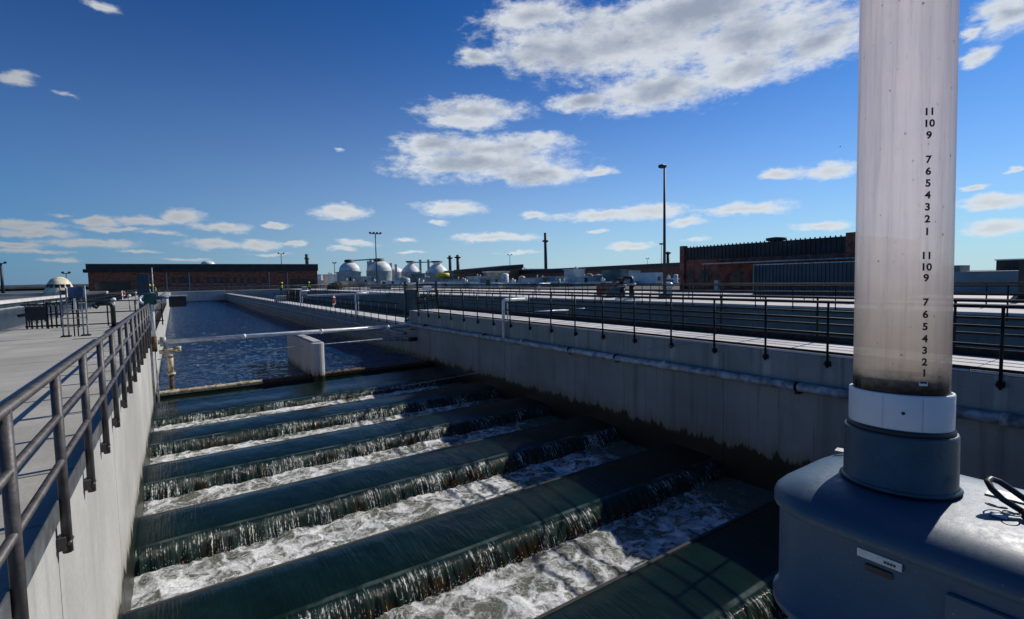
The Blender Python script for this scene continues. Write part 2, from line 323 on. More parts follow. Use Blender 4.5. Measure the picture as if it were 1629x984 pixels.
# ------------------------------------------------------------------ mesh helpers
class MB:
    def __init__(s): s.v = []; s.f = []; s.sm = []
    def add(s, vs, fs, smooth=False):
        o = len(s.v); s.v += [tuple(x) for x in vs]; s.f += [tuple(i+o for i in f) for f in fs]; s.sm += [smooth]*len(fs); return s
    def box(s, x0, x1, y0, y1, z0, z1, bev=0):
        if bev <= 0:
            v = [(x, y, z) for z in (z0, z1) for y in (y0, y1) for x in (x0, x1)]
            return s.add(v, [(0, 2, 3, 1), (4, 5, 7, 6), (0, 1, 5, 4), (2, 6, 7, 3), (0, 4, 6, 2), (1, 3, 7, 5)])
        r = bev; pts = lambda x0, x1, y0, y1: [(x0, y0), (x1, y0), (x1, y1), (x0, y1)]
        rings = [(pts(x0+r, x1-r, y0+r, y1-r), z0), (pts(x0, x1, y0, y1), z0+r), (pts(x0, x1, y0, y1), z1-r), (pts(x0+r, x1-r, y0+r, y1-r), z1)]
        v = [(x, y, z) for p, z in rings for x, y in p]
        f = [(3, 2, 1, 0), (12, 13, 14, 15)]
        for k in range(3):
            for i in range(4): f.append((k*4+i, k*4+(i+1) % 4, k*4+4+(i+1) % 4, k*4+4+i))
        return s.add(v, f)
    def tube(s, pts, r, n=10, cap=True):
        pts = [Vector(p) for p in pts]; rs = r if isinstance(r, (list, tuple)) else [r]*len(pts)
        vs = []; prev = None
        for i, p in enumerate(pts):
            a = pts[max(0, i-1)]; b = pts[min(len(pts)-1, i+1)]; d = (b-a).normalized()
            if prev is None: u = d.orthogonal().normalized()
            else: u = (prev - d*prev.dot(d)).normalized()
            prev = u; q = d.cross(u)
            for k in range(n): vs.append(p + (u*cos(2*pi*k/n) + q*sin(2*pi*k/n))*rs[i])
        fs = [(i*n+k, i*n+(k+1) % n, (i+1)*n+(k+1) % n, (i+1)*n+k) for i in range(len(pts)-1) for k in range(n)]
        s.add(vs, fs, True)
        if cap:
            o = len(s.v)-len(vs); s.f += [tuple(o+k for k in range(n))[::-1], tuple(o+(len(pts)-1)*n+k for k in range(n))]; s.sm += [False, False]
        return s
    def lathe(s, prof, c=(0, 0, 0), n=24, a0=0, a1=2*pi):
        full = abs(a1-a0-2*pi) < 1e-6; m = n if full else n+1
        vs = [(c[0]+r*cos(a0+(a1-a0)*k/n), c[1]+r*sin(a0+(a1-a0)*k/n), c[2]+z) for r, z in prof for k in range(m)]
        fs = [(i*m+k, i*m+(k+1) % m, (i+1)*m+(k+1) % m, (i+1)*m+k) for i in range(len(prof)-1) for k in range(n)]
        return s.add(vs, fs, True)
    def grid(s, fn, nu, nv, smooth=True):
        vs = [fn(i/nu, j/nv) for j in range(nv+1) for i in range(nu+1)]
        fs = [(j*(nu+1)+i, j*(nu+1)+i+1, (j+1)*(nu+1)+i+1, (j+1)*(nu+1)+i) for j in range(nv) for i in range(nu)]
        return s.add(vs, fs, smooth)
    def build(s, name, m, parent=None, loc=None, kind=None):
        me = bpy.data.meshes.new(name); me.from_pydata(s.v, [], s.f); me.update()
        me.polygons.foreach_set('use_smooth', s.sm)
        if isinstance(m, str): m = M[m]
        me.materials.append(m)
        o = bpy.data.objects.new(name, me); COL.objects.link(o)
        if parent: o.parent = parent
        if loc: o.location = loc
        if kind: o['kind'] = kind
        return o
def tag(o, label, cat, group=None):
    o['label'] = label; o['category'] = cat
    if group: o['group'] = group
    return o
def thing(name, label, cat, loc=(0, 0, 0), rz=0, group=None):
    o = bpy.data.objects.new(name, None); COL.objects.link(o); o.location = loc; o.rotation_euler = (0, 0, rz); o.empty_display_size = .1
    return tag(o, label, cat, group)
def inst(me_obj, parent, loc, name=None):
    o = me_obj.copy(); COL.objects.link(o); o.parent = parent; o.location = loc
    return o
def kids(o): return [c for c in bpy.data.objects if c.parent == o]
def dup(root, loc, rz=None, label=None, mats=None):
    r = root.copy(); COL.objects.link(r); r.location = loc
    if rz is not None: r.rotation_euler = (0, 0, rz)
    if label: r['label'] = label
    for ch in kids(root):
        c = ch.copy(); COL.objects.link(c); c.parent = r
        for g in kids(ch):
            d = g.copy(); COL.objects.link(d); d.parent = c
    return r
def struct(o): o['kind'] = 'structure'; return o

XL, XR, XW = -.80, 10.97, 12.80          # left wall face, right wall face, far edge of the right walkway
YN, YE = -3.0, 150.0
WZ = -2.62

# ------------------------------------------------------------------ ground, hills
g = MB(); BIG = 9000
g.box(-BIG, BIG, YE+1.6, BIG, -6, -.06); g.box(-BIG, -20.5, -400, YE+1.6, -6, -.06); g.box(44, BIG, -400, YE+1.6, -6, -.06)
g.box(-20.5, 44, -400, YN, -6, -.06)
struct(g.build('ground', 'ground'))
b = MB(); b.box(-20.5, 44, YN, YE+1.6, -6, -5.5); struct(b.build('basin_floor', 'bwall'))
def hills(x0, x1, y, h, seed):
    def fn(u, v):
        x = x0+(x1-x0)*u; hh = h*(.75+.35*noise.noise(Vector((x*.0012, seed, 0)))+.12*noise.noise(Vector((x*.012, seed, 3))))
        return (x, y+v*900, hh*sin(v*pi)**.6 if 0 < v < 1 else -3)
    b = MB(); b.grid(fn, 220, 6); return struct(b.build('hills', 'hills'))
hills(-5200, 9000, 3300, 24, 1)
def belt(x0, x1, y, h, seed, label):
    n = 260; b = MB(); vs = []
    for j in range(5):
        for i in range(n+1):
            x = x0+(x1-x0)*i/n; hh = h*(.8+.3*noise.noise(Vector((x*.03, seed, 0)))+.25*noise.noise(Vector((x*.22, seed, 2))))
            vs.append((x, y+[0, -2, 0, 8, 16][j]+2*noise.noise(Vector((x*.2, j, seed))), [-1, hh*.55, hh, hh*.9, -1][j]))
    b.add(vs, [(j*(n+1)+i, j*(n+1)+i+1, (j+1)*(n+1)+i+1, (j+1)*(n+1)+i) for j in range(4) for i in range(n)])
    o = b.build('tree_belt', M['belt']); o['kind'] = 'stuff'; o['label'] = label; o['category'] = 'woodland'
M['belt'] = mat('far_wood_leaves', col=(.022, .034, .036), rough=1., var=.3, vs=.3, bump=0)
belt(-700, -45, 430, 3.2, 2, 'dark distant tree belt along the horizon behind the cream dome')
belt(330, 900, 330, 2.6, 5, 'dark distant tree belt along the horizon right of the gauge tube')

# ------------------------------------------------------------------ left deck
deck = thing('left_deck', 'x', 'y'); del deck['label']; del deck['category']; deck['kind'] = 'structure'
sb = MB(); sb.box(-5.4, -.84, -.636, .636, -.25, 0, .008); slab0 = None
y = -2.45
i = 0
while y < 60:
    if slab0 is None: slab0 = sb.build('slab', 'deck', deck, (0, y, 0))
    else: inst(slab0, deck, (0, y+random.uniform(-.002, .002), random.uniform(-.003, .003)))
    y += 1.3
b = MB(); yb = y-.65
while yb < YE:
    b.box(-5.4, -.84, yb+.01, min(YE, yb+2.59), -.25, 0); yb += 2.6
b.build('slab_run', 'deck', deck)['kind'] = 'stuff'
b = MB(); b.box(-5.35, -.84, YN, YE, -6, -.26); b.build('deck_base', 'joint', deck)
# edge beam of the left wall: cast panels
lw = thing('channel_wall', 'sunlit pale concrete wall of the channel below the left railing', 'wall')
b = MB(); b.box(-.835, XL-.02, YN, YE, -6, -.004); b.build('wall_core', 'joint', lw)
y = YN
while y < 40:
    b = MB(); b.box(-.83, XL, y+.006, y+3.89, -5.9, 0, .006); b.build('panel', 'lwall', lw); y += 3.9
b = MB(); b.box(-.83, XL, y, YE, -5.9, 0); b.build('panel', 'lwall', lw)
b = MB(); b.box(-5.8, -5.4, YN, YE, -6, -.01); tag(b.build('basin_wall', 'bwall'), 'grey concrete edge wall along the far side of the left deck', 'wall')

# ------------------------------------------------------------------ right wall and walkway
rw = thing('channel_wall', 'tall shaded concrete wall with dark algae line under the right walkway', 'wall')
b = MB(); b.box(XR+.02, XW-.02, YN, 26.45, -6, -.2); b.build('wall_core', 'joint', rw)
y = 26.5; ks = []
while y > YN:
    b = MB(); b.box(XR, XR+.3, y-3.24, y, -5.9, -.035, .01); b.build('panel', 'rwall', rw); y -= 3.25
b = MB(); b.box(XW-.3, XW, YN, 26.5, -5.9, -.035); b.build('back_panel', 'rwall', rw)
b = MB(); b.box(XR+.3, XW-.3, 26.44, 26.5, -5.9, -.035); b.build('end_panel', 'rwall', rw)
wk = thing('right_walkway', 'x', 'y'); del wk['label']; del wk['category']; wk['kind'] = 'structure'
sb = MB(); sb.box(XR-.012, XW+.02, -.745, .745, -.03, 0, .006); s0 = sb.build('slab', 'walk', wk, (0, 25.75, 0))
for k in range(1, 19): inst(s0, wk, (0, 25.75-1.5*k, random.uniform(-.003, .003)))
# lower walkway further along
lowr = thing('channel_wall', 'lower concrete wall continuing far along the channel beyond the stairs', 'wall')
b = MB(); b.box(XR, XW, 26.5, YE, -5.9, -.86); b.build('wall_body', 'rwall', lowr)
lwk = thing('lower_walkway', 'x', 'y'); del lwk['label']; del lwk['category']; lwk['kind'] = 'structure'
sb = MB(); sb.box(XR-.03, XR+1.3, -.99, .99, -.85, -.72, .006); s1 = sb.build('slab', 'walk', lwk, (0, 28, 0))
for k in range(1, 61): inst(s1, lwk, (0, 28+2*k, 0))
# right basin, far walkways
def wallthing(x0, x1, y0, y1, z1, m, label):
    b = MB(); b.box(x0, x1, y0, y1, -5.9, z1); return tag(b.build('basin_wall', m), label, 'wall')
wallthing(26.5, 30.1, YN, YE, -.12, 'bwall', 'dark concrete wall on the far side of the right basin')
wallthing(33.0, 36.0, YN, YE, -.12, 'bwall', 'second dark basin wall beyond the narrow trough')
wallthing(39.5, 44.0, YN, YE, -.12, 'bwall', 'third basin wall below the pale apron by the corrugated fence')
for nm, x0, x1 in (('far_walkway', 26.46, 30.14), ('farther_walkway', 32.96, 36.04), ('farthest_walkway', 39.46, 44.0)):
    f = thing(nm, 'x', 'y'); del f['label']; del f['category']; f['kind'] = 'structure'
    sb = MB(); sb.box(x0, x1, -1.99, 1.99, -.115, 0, .006); s2 = sb.build('slab', 'walk', f, (0, YN+2, 0))
    for k in range(1, 39): inst(s2, f, (0, YN+2+4*k, random.uniform(-.004, .004)))
# end walls
b = MB(); b.box(-5.8, 44, YE, YE+1.5, -6, 0); tag(b.build('end_wall', 'pier'), 'pale concrete end wall closing the far end of the channel', 'wall')
b = MB(); b.box(-20.5, -20.0, YN, YE+1.5, -6, .0); b.box(-20.0, -19.0, YN, YE+1.5, -.4, .02); tag(b.build('basin_wall', 'walk'), 'pale concrete rim on the far side of the left basin', 'wall')
# cross walkway with machinery at y 72
b = MB(); b.box(XW, 26.5, 71.2, 72.6, -.25, 0); b.box(XR, XW, 71.2, 72.6, -.8, 0); tag(b.build('cross_walkway', 'walk'), 'narrow concrete crossing over the right basin where two workers stand', 'footbridge')
# bridge behind the camera
b = MB(); b.box(-.8, XR, -2.4, .02, -.3, -.01); tag(b.build('bridge_deck', 'deck'), 'concrete bridge deck below the camera at the near end of the channel', 'footbridge')

# ------------------------------------------------------------------ waters
def sheet(name, m, x0, x1, y0, y1, z):
    b = MB(); b.add([(x0, y0, z), (x1, y0, z), (x1, y1, z), (x0, y1, z)], [(0, 1, 2, 3)]); return struct(b.build(name, m))
ys_ = [24.05]
while ys_[-1] < YE: ys_.append(ys_[-1]+max(.09, (ys_[-1]-16)*.011))
ys_[-1] = YE; NX = 170; vs = []
for y in ys_:
    for i in range(NX+1):
        x = XL+(XR-XL)*i/NX; p = Vector((x*1.3+y*.25, y*2.0, 0))
        h = noise.noise(p)*.5+noise.noise(p*2.3+Vector((3, 1, 4)))*.35+noise.noise(Vector((x*4.2, y*6.5, 9)))*.2
        vs.append((x, y, WZ+h*.05))
b = MB(); b.add(vs, [(j*(NX+1)+i, j*(NX+1)+i+1, (j+1)*(NX+1)+i+1, (j+1)*(NX+1)+i) for j in range(len(ys_)-1) for i in range(NX)], True)
struct(b.build('channel_water', 'water'))
sheet('right_basin_water', 'water2', XW, 26.5, YN, YE, -2.5)
sheet('left_basin_water', 'water2', -20.0, -5.8, YN, YE, -1.2)
sheet('trough_water', 'water2', 30.1, 33.0, YN, YE, -1.6)
sheet('trough_water', 'water2', 36.0, 39.5, YN, YE, -1.6)

# ------------------------------------------------------------------ weirs
CREST = [1.62, 5.06, 8.50, 11.93, 15.35, 18.75, 22.15]
PROF = [(.03, -3.6), (.03, -3.1), (.02, -2.90), (0, -2.862), (-.05, -2.846), (-.3, -2.848), (-.6, -2.854), (-.85, -2.866), (-1.05, -2.881), (-1.17, -2.893), (-1.26, -2.906), (-1.32, -2.922),
        (-1.37, -2.944), (-1.41, -2.975), (-1.45, -3.015), (-1.485, -3.06), (-1.52, -3.115), (-1.55, -3.17), (-1.58, -3.24), (-1.6, -3.33), (-1.62, -3.6)]
names = ['nearest weir, half hidden behind the blue grey gauge box', 'second weir from the front, ending beside the gauge box', 'third weir from the front with broad foam trough before it', 'fourth weir from the front, middle of the cascade',
         'fifth weir from the front with narrow foam line', 'sixth weir from the front, second before the calm water', 'last weir, just in front of the floating beam and calm basin']
def weir(Y, k):
    t = thing('weir', names[k], 'weir', (0, Y, 0), 0, 'weirs across the channel')
    prof = list(PROF)
    if k == 6: prof = [(1.62, -2.78), (1.2, -2.78), (.75, -2.785), (.62, -2.80), (.3, -2.83), (0, -2.842), (-.05, -2.846)] + prof[5:]
    NU = 520; b = MB(); seed = k*17.3
    nv = len(prof)-1
    vs = []
    for j, (dy, z) in enumerate(prof):
        fall = max(0, min(1, (-1.24-dy)/.25)) if dy < -1.0 else 0
        deep = max(0, min(1, (-1.3-dy)/.3)) if dy < -1.3 else 0
        for i in range(NU+1):
            x = XL+.002+(XR-XL-.004)*i/NU
            a = noise.noise(Vector((x*9, seed, z*1.2)))*.5 + noise.noise(Vector((x*21, seed+5, z*1.5)))*.32 + noise.noise(Vector((x*2.2, seed+9, 0)))*.6
            amp = .062*fall*(.35+.65*deep) if z > -3.5 else 0
            w_ = noise.noise(Vector((x*.8, seed+3, dy*.7)))*.006
            vs.append((x, dy + a*amp*-1.0, z + a*amp*.45 + (w_ if fall == 0 and dy < .0 else w_*.5)))
    fs = [(j*(NU+1)+i, j*(NU+1)+i+1, (j+1)*(NU+1)+i+1, (j+1)*(NU+1)+i)[::-1] for j in range(nv) for i in range(NU)]
    b.add(vs, fs, True)
    b.build('water_sheet', 'sheet', t)
    if k < 6:
        c = MB(); c.box(XL+.01, XR-.01, .034, .10, -5.8, -2.875, .006); c.build('weir_wall', 'joint', t)
    return t
for k, Y in enumerate(CREST): weir(Y, k)
flab = ['white foam boiling in the trough beside the gauge box', 'broad churned foam trough behind the second weir', 'wide white foam trough behind the third weir', 'foam trough behind the fourth weir', 'narrow foam strip behind the fifth weir', 'thin foam line behind the sixth weir']
for k in range(6):
    Y0 = CREST[k]+.036; Y1 = CREST[k+1]-1.45
    amp = [.075, .07, .065, .055, .04, .025][k]
    zb = [-3.27, -3.27, -3.26, -3.25, -3.24, -3.17][k]
    NU, NVV = 340, 52
    def fn(u, v):
        x = XL+.003+(XR-XL-.006)*u; y = Y0+(Y1-Y0)*v
        p = Vector((x*1.4, y*1.6, k*7.))
        h = noise.fractal(p, .9, 2.1, 5)*1.0 + abs(noise.noise(p*2.7))*.6 + noise.noise(p*9)*.25 - .15
        bank = max(0, (v-.8)/.2)*.03
        fade = 1-max(0, (x-8.5)/2.6)*.5
        return (x, y, zb + h*amp*fade + bank*fade)
    b = MB(); b.grid(fn, NU, NVV)
    o = b.build('foam', 'foam'); o['kind'] = 'stuff'; o['label'] = flab[k]; o['category'] = 'foam'
for k in range(6):
    b = MB(); Y0 = CREST[k+1]-1.6
    for i in range([1300, 1300, 900, 500, 250, 100][k]):
        x = random.uniform(XL+.05, XR-.9); up = abs(random.gauss(0, .045)); rr = random.uniform(.003, .009)
        c_ = Vector((x, Y0+.02-abs(random.gauss(.0, .16)), -3.24+up*random.uniform(.3, 2.2))); vs_q = [c_+Vector(q)*rr for q in ((1, 0, -.5), (-.5, .87, -.5), (-.5, -.87, -.5), (0, 0, 1))]
        b.add(vs_q, [(0, 2, 1), (0, 1, 3), (1, 2, 3), (2, 0, 3)], True)
    o = b.build('spray', 'wpaint'); o['kind'] = 'stuff'; o['label'] = 'white splash droplets at the foot of the ' + names[k+1].split(',')[0].split(' with')[0]; o['category'] = 'spray'
# far wall beneath last sheet
b = MB(); b.box(XL, XR, 23.78, 24.04, -5.5, -2.68); tag(b.build('cross_beam', 'pier'), 'submerged concrete sill between the calm basin and the first step', 'sill')

# ------------------------------------------------------------------ pier, beam
p = thing('divider_pier', 'short grey concrete dividing pier with a rounded nose standing in the water', 'pier', (5.0, 23.2, 0))
b = MB(); prof = [(.52, 6.3), (0, 6.3)] + [(.26-.26*cos(a), -.0-.26*sin(a)+.26) for a in [pi*k/10 for k in range(11)]]
vs = [(x, y, z) for z in (-5.5, -1.06) for x, y in prof]; n = len(prof)
b.add(vs, [(i, (i+1) % n, n+(i+1) % n, n+i) for i in range(n)]); b.add([(x, y, -1.06) for x, y in prof], [tuple(range(n))[::1]])
b.build('pier_body', 'pier', p)
b = MB(); b.box(.08, .44, .4, 5.9, -1.055, -.99, .01); b.build('coping', 'pier', p)
def plank(x0, x1, y0, y1, m, label, seed):
    b = MB(); n = 30
    pts = [(x0+(x1-x0)*i/n, y0+(y1-y0)*i/n, WZ+.03+.012*noise.noise(Vector((i*.8, seed, 0)))) for i in range(n+1)]
    vs = []
    for q in pts:
        for dy, dz in ((-.13, -.12), (-.13, .0), (-.10, .045), (.10, .05), (.13, .0), (.13, -.12)): vs.append((q[0], q[1]+dy, q[2]+dz+.01*noise.noise(Vector((q[0]*4, dy*9, seed)))))
    fs = [(i*6+k, i*6+(k+1) % 6, i*6+6+(k+1) % 6, i*6+6+k) for i in range(n) for k in range(6)]
    b.add(vs, fs); b.add(vs[:6], [(5, 4, 3, 2, 1, 0)]); b.add(vs[-6:], [(0, 1, 2, 3, 4, 5)])
    return tag(b.build('floating_beam', m), label, 'beam')
plank(XL+.02, 3.0, 23.96, 23.98, 'rustwhite', 'long pale weathered beam floating against the left wall', 1)
plank(3.0, 4.98, 23.99, 24.0, 'rust', 'dark wet length of beam reaching the concrete pier', 2)
plank(5.56, XR-.05, 24.0, 24.0, 'rust', 'dark beam with pale scum between the pier and the right wall', 3)
b = MB()
for i in range(70):
    x = random.choice((random.uniform(5.6, 7.4), random.uniform(-.6, 4.6))); y = 24.15+random.uniform(-.15, .25); r = random.uniform(.02, .06)
    b.lathe([(0, r*.7), (r*.8, r*.4), (r, 0), (r*.7, -r*.4)], (x, y, WZ+.05), 7)
o = b.build('floating_scum', 'tanb'); o['kind'] = 'stuff'; o['label'] = 'pale scum lumps gathered along the floating beam'; o['category'] = 'scum'

# ------------------------------------------------------------------ railings
def railing(x, ys, rails, side, label, m='rail', zoff=0, bot=-.28, pr=.024, kick=None, bracket=True, group='railings along the walkways', km='kick'):
    t = thing('railing', label, 'railing', (x, 0, zoff), 0, group)
    y0, y1 = min(ys), max(ys)
    pb = MB(); pb.tube([(0, 0, bot), (0, 0, rails[0])], pr, 8); p0 = None; b0 = None
    for y in ys:
        if p0 is None:
            p0 = pb.build('post', m, t, (0, y, 0))
            if bracket:
                c = MB(); s = side
                c.box(min(0, s*.05), max(0, s*.05), -.05, .05, bot+.03, bot+.13, .004); c.tube([(-s*.02, -.06, bot+.08), (-s*.02, .06, bot+.08)], .012, 6)
                b0 = c.build('bracket', m, t, (0, y, 0))
        else:
            inst(p0, t, (0, y, 0))
            if b0: inst(b0, t, (0, y, 0))
    for k, z in enumerate(rails):
        b = MB(); b.tube([(0, y0-.6, z), (0, y1+.3, z)], .025 if k else .029, 10); b.build('rail', m, t)
    if kick:
        b = MB(); b.box(kick[2]-.005, kick[2]+.005, y0-.6, y1+.3, kick[0], kick[1]); 
        b.box(-.07, kick[2]-.006, y0-.6, y1+.3, kick[0]-.006, kick[0]+.002) if m == 'rail' else None
        b.build('kick_plate', km, t)
    return t
railing(-.745, [-.4+1.3*k for k in range(0, 17)], (1.05, .73, .40), -1, 'grey pipe railing along the left deck edge, nearest the camera', 'rail', kick=(-.02, .13, -.03), pr=.032)
railing(-.745, [22.4+1.3*k for k in range(1, 32)], (1.05, .73, .40), -1, 'far stretch of grey pipe railing beyond the white riser pipe on the left deck', 'rail', kick=(-.02, .13, -.03))
railing(XR-.06, [2.11+1.28*k for k in range(-3, 19)], (1.08, .75, .44), 1, 'dark railing on the channel side of the raised right walkway', 'rail_dark', kick=(.004, .06, .13), bot=-.26, km='rail_dark')
railing(XW+.05, [1.9+1.28*k for k in range(-3, 20)], (1.08, .75, .44), -1, 'dark railing on the basin side of the raised right walkway', 'rail_dark', kick=(-.10, .16, -.02), bot=-.22, km='rail_dark')
railing(XR-.06, [28.5+1.5*k for k in range(0, 80)], (1.05, .73, .42), 1, 'thin dark railing along the lower far walkway', 'rail_dark', zoff=-.72, bot=-.24, bracket=False)
railing(26.42, [-1+2.0*k for k in range(0, 75)], (1.05, .73, .42), 1, 'dark railing on the near edge of the pale far walkway', 'rail_dark', bot=-.3, bracket=False, pr=.028)
railing(30.15, [-1.4+2.6*k for k in range(0, 58)], (1.05, .55), -1, 'dark railing on the far edge of the pale far walkway', 'rail_dark', bot=-.2, bracket=False, pr=.028)
railing(33.0, [-1+3.2*k for k in range(0, 46)], (1.05, .55), 1, 'dark railing on the second far walkway', 'rail_dark', bot=-.3, bracket=False, pr=.028)
railing(-5.35, [30+1.6*k for k in range(0, 70)], (1.05, .73, .42), -1, 'dark railing on the outer side of the left deck', 'rail_dark', bot=-.1, bracket=False)
railing(-5.35, [4+1.6*k for k in range(0, 14)], (.30, .16), -1, 'low dark pipe rail along the outer edge of the near left deck', 'rail_dark', bot=-.1, bracket=False)
def railx(y, xs, rails, label, zoff=0, m='rail_dark'):
    t = thing('railing', label, 'railing', (0, y, zoff), 0, 'railings along the walkways')
    pb = MB(); pb.tube([(0, 0, -.1), (0, 0, rails[0])], .026, 8); p0 = None
    for x in xs:
        if p0 is None: p0 = pb.build('post', m, t, (x, 0, 0))
        else: inst(p0, t, (x, 0, 0))
    for z in rails:
        b = MB(); b.tube([(min(xs)-.05, 0, z), (max(xs)+.05, 0, z)], .024, 8); b.build('rail', m, t)
    return t
railx(27.2, [-4.3+.95*k for k in range(5)], (1.05, .58, .10), 'low dark barrier rail crossing the left deck behind the pipe elbow')
railx(YE+.1, [-5+2.*k for k in range(24)], (1.05, .7, .4), 'pale railing on top of the end wall', m='galv')
railx(71.25, [13+1.5*k for k in range(10)], (1.05, .6), 'dark railing on the cross walkway by the two workers')
railx(26.45, [XR+.05, XR+.9, XW-.05], (1.05, .73, .42), 'short railing closing the end of the raised walkway')

# ------------------------------------------------------------------ pipes on right wall
wp = thing('wall_pipe', 'long grey pipe bracketed along the shaded right wall', 'pipe')
b = MB(); b.tube([(XR-.17, -2, -.70), (XR-.17, 26.2, -.80)], .095, 18); b.build('pipe', 'galv', wp)
for y in (2., 8.6, 15.2, 21.8):
    b = MB(); b.tube([(XR-.17, y-.06, -.705), (XR-.17, y+.06, -.705)], .108, 18); b.build('coupling', 'galv', wp)
for y in (5.2, 10.4, 12.5, 18., 24.):
    b = MB(); b.box(XR-.19, XR, y-.04, y+.04, -.88, -.81); b.tube([(XR-.17, y-.03, -.72), (XR-.17, y+.03, -.72)], .102, 16); b.build('bracket', 'rail_dark', wp)
lp = thing('wall_pipe', 'thinner grey pipe on the wall below the lower walkway', 'pipe')
b = MB(); b.tube([(XR-.15, 27, -1.35), (XR-.15, 140, -1.35)], .08, 12); b.build('pipe', 'galv', lp)
b = MB(); b.tube([(XR-.15, 27, -1.75), (XR-.15, 140, -1.75)], .05, 10); b.build('conduit', 'galv', lp)
cp = thing('cross_pipe', 'long white pipe crossing the channel above the water', 'pipe')
b = MB(); b.tube([(XL+.1, 26.1, -.76), (XR-.1, 26.4, -.86)], .10, 16); b.build('pipe', 'wpaint', cp)
for x in (-.55, 2.6, 6.1, 9.6):
    b = MB(); z = -.76-.1*(x+.8)/11.8; b.tube([(x-.05, 26.12+x*.02, z), (x+.05, 26.12+x*.02, z)], .125, 16); b.build('coupling', 'wpaint', cp)
b = MB(); b.tube([(-.62, 26.1, -.75), (-.40, 26.1, -.75)], .21, 16); b.build('flange', 'galv', cp)
c = MB(); c.tube([(XL, 24.6, -1.32), (XR-.1, 26., -1.42)], .018, 6); tag(c.build('cable', 'galv'), 'thin taut cable strung under the white cross pipe', 'cable')
a1 = at(775, 590, 2, -1.9); a2 = at(1100, 546, 0, XR-.01)
c = MB(); c.tube([(4.2, a1.y+.9, -2.3), tuple(a1), (XR-.02, a2.y, a2.z)], .006, 5); tag(c.build('cable', 'galv'), 'very thin wire rising from the last weir to the right wall', 'cable')
# valve cluster at end of wall pipe
v = thing('pipe_valve', 'dark valve assembly where the pipes meet the wall end', 'valve', (XR-.22, 25.6, -1.55))
b = MB(); b.tube([(-.25, 0, 0), (.2, 0, 0)], .12, 12); b.build('valve_body', 'black', v)
b = MB(); b.tube([(0, -.03, .1), (0, .03, .45)], .04, 8); b.tube([(0, .2, -.05), (-1.4, .9, .0), (-3.2, 1.1, .02)], .05, 8); b.build('pipe_arm', 'galv', v)
b = MB(); b.lathe([(.13, -.02), (.16, 0), (.13, .02)], (0, 0, .55), 14); b.build('hand_wheel', 'black', v)
# goose-neck vents
def goose(y, zb, L, r, label):
    t = thing('vent_pipe', label, 'vent pipe', (XR-.17, y, 0), 0, 'white goose neck vent pipes')
    ar = [(0, 0, zb), (0, 0, .70)] + [(.12-.12*cos(a), 0, .72+.12*sin(a)) for a in (pi/8, pi/4, 3*pi/8, pi/2)] + [(L, 0, .84)]
    b = MB(); b.tube(ar, r, 14); b.build('neck', 'wpaint', t)
    b = MB(); b.tube([(0, 0, zb-.06), (0, 0, zb+.04)], r*1.7, 14); b.build('flange', 'galv', t)
    b = MB(); b.tube([(L-.06, 0, .84), (L+.01, 0, .84)], r*1.2, 14); b.build('collar', 'wpaint', t)
    b = MB(); b.tube([(.20, .0, -.62), (.20, 0, .82)], r*.45, 8); b.build('support_rod', 'wpaint', t)
    return t
goose(16.5, -.72, 1.15, .062, 'tall white goose neck pipe standing on the wall pipe, nearest of its kind')
goose(36., -1.3, .95, .06, 'white goose neck pipe beside the lower walkway, second along')
for o, y in ((None, 55.),):
    goose(y, -1.3, .95, .06, 'small white goose neck pipe farthest along the channel wall')
for (x, y) in ((26.9, 37.), (30.6, 27.5)):
    pass
gp = goose(36.5, -.1, 1.6, .07, 'white goose neck pipe on the pale far walkway'); gp.location = (33.2, 43.5, .25)
# white pipe stub over right basin
bp = thing('basin_pipe', 'white pipe in two lengths reaching out from the far basin wall', 'pipe', (0, 27.9, -.7))
b = MB(); b.tube([(20.3, 0, 0), (24.0, 0, 0)], .075, 12); b.build('pipe', 'wpaint', bp)
b = MB(); b.tube([(24.5, 0, .02), (26.4, 0, .02)], .055, 12); b.build('pipe', 'wpaint', bp)
b = MB(); b.tube([(21., 0, 0), (21., 0, -2.4)], .04, 8); b.tube([(23.8, 0, 0), (23.8, 0, -2.4)], .04, 8); b.build('support', 'black', bp)

# ------------------------------------------------------------------ stairs and gate frame at the end of the raised walkway
st = thing('metal_stairs', 'dark steel stairs descending from the raised walkway to the lower one', 'stairs', (XR+.1, 26.55, 0))
for sx in (.55, 1.35):
    b = MB(); b.add([(sx, 0, -.05), (sx, 0, -.3), (sx, 2.2, -.95), (sx, 2.2, -.72), (sx+.04, 0, -.05), (sx+.04, 0, -.3), (sx+.04, 2.2, -.95), (sx+.04, 2.2, -.72)], [(0, 1, 2, 3), (4, 7, 6, 5), (0, 3, 7, 4), (1, 5, 6, 2), (0, 4, 5, 1), (3, 2, 6, 7)])
    b.build('stringer', 'black', st)
for k in range(4):
    b = MB(); b.box(.59, 1.35, .25+k*.48, .52+k*.48, -.2-k*.15, -.16-k*.15); b.build('tread', 'rail_dark', st)
for sx in (.55, 1.38):
    b = MB(); b.tube([(sx, .05, 1.05), (sx, 2.2, .38)], .026, 8); b.tube([(sx, .05, .6), (sx, 2.2, -.07)], .022, 8); b.build('handrail', 'black', st)
    for yy, zz in ((.05, 0), (1.1, -.33), (2.2, -.67)):
        b = MB(); b.tube([(sx, yy, zz-.1), (sx, yy, zz+1.05)], .028, 8); b.build('post', 'black', st)
gf = thing('stair_gate', 'dark steel gate frame with blue grey panel at the head of the stairs', 'gate', (0, 26.2, 0))
for x in (10.62, 11.36, 12.53):
    b = MB(); b.box(x-.045, x+.045, -.045, .045, -.6 if x < XR else 0, 1.62); b.build('post', 'black', gf)
b = MB(); b.box(10.6, 12.57, -.03, .03, 1.40, 1.48); b.build('top_rail', 'black', gf)
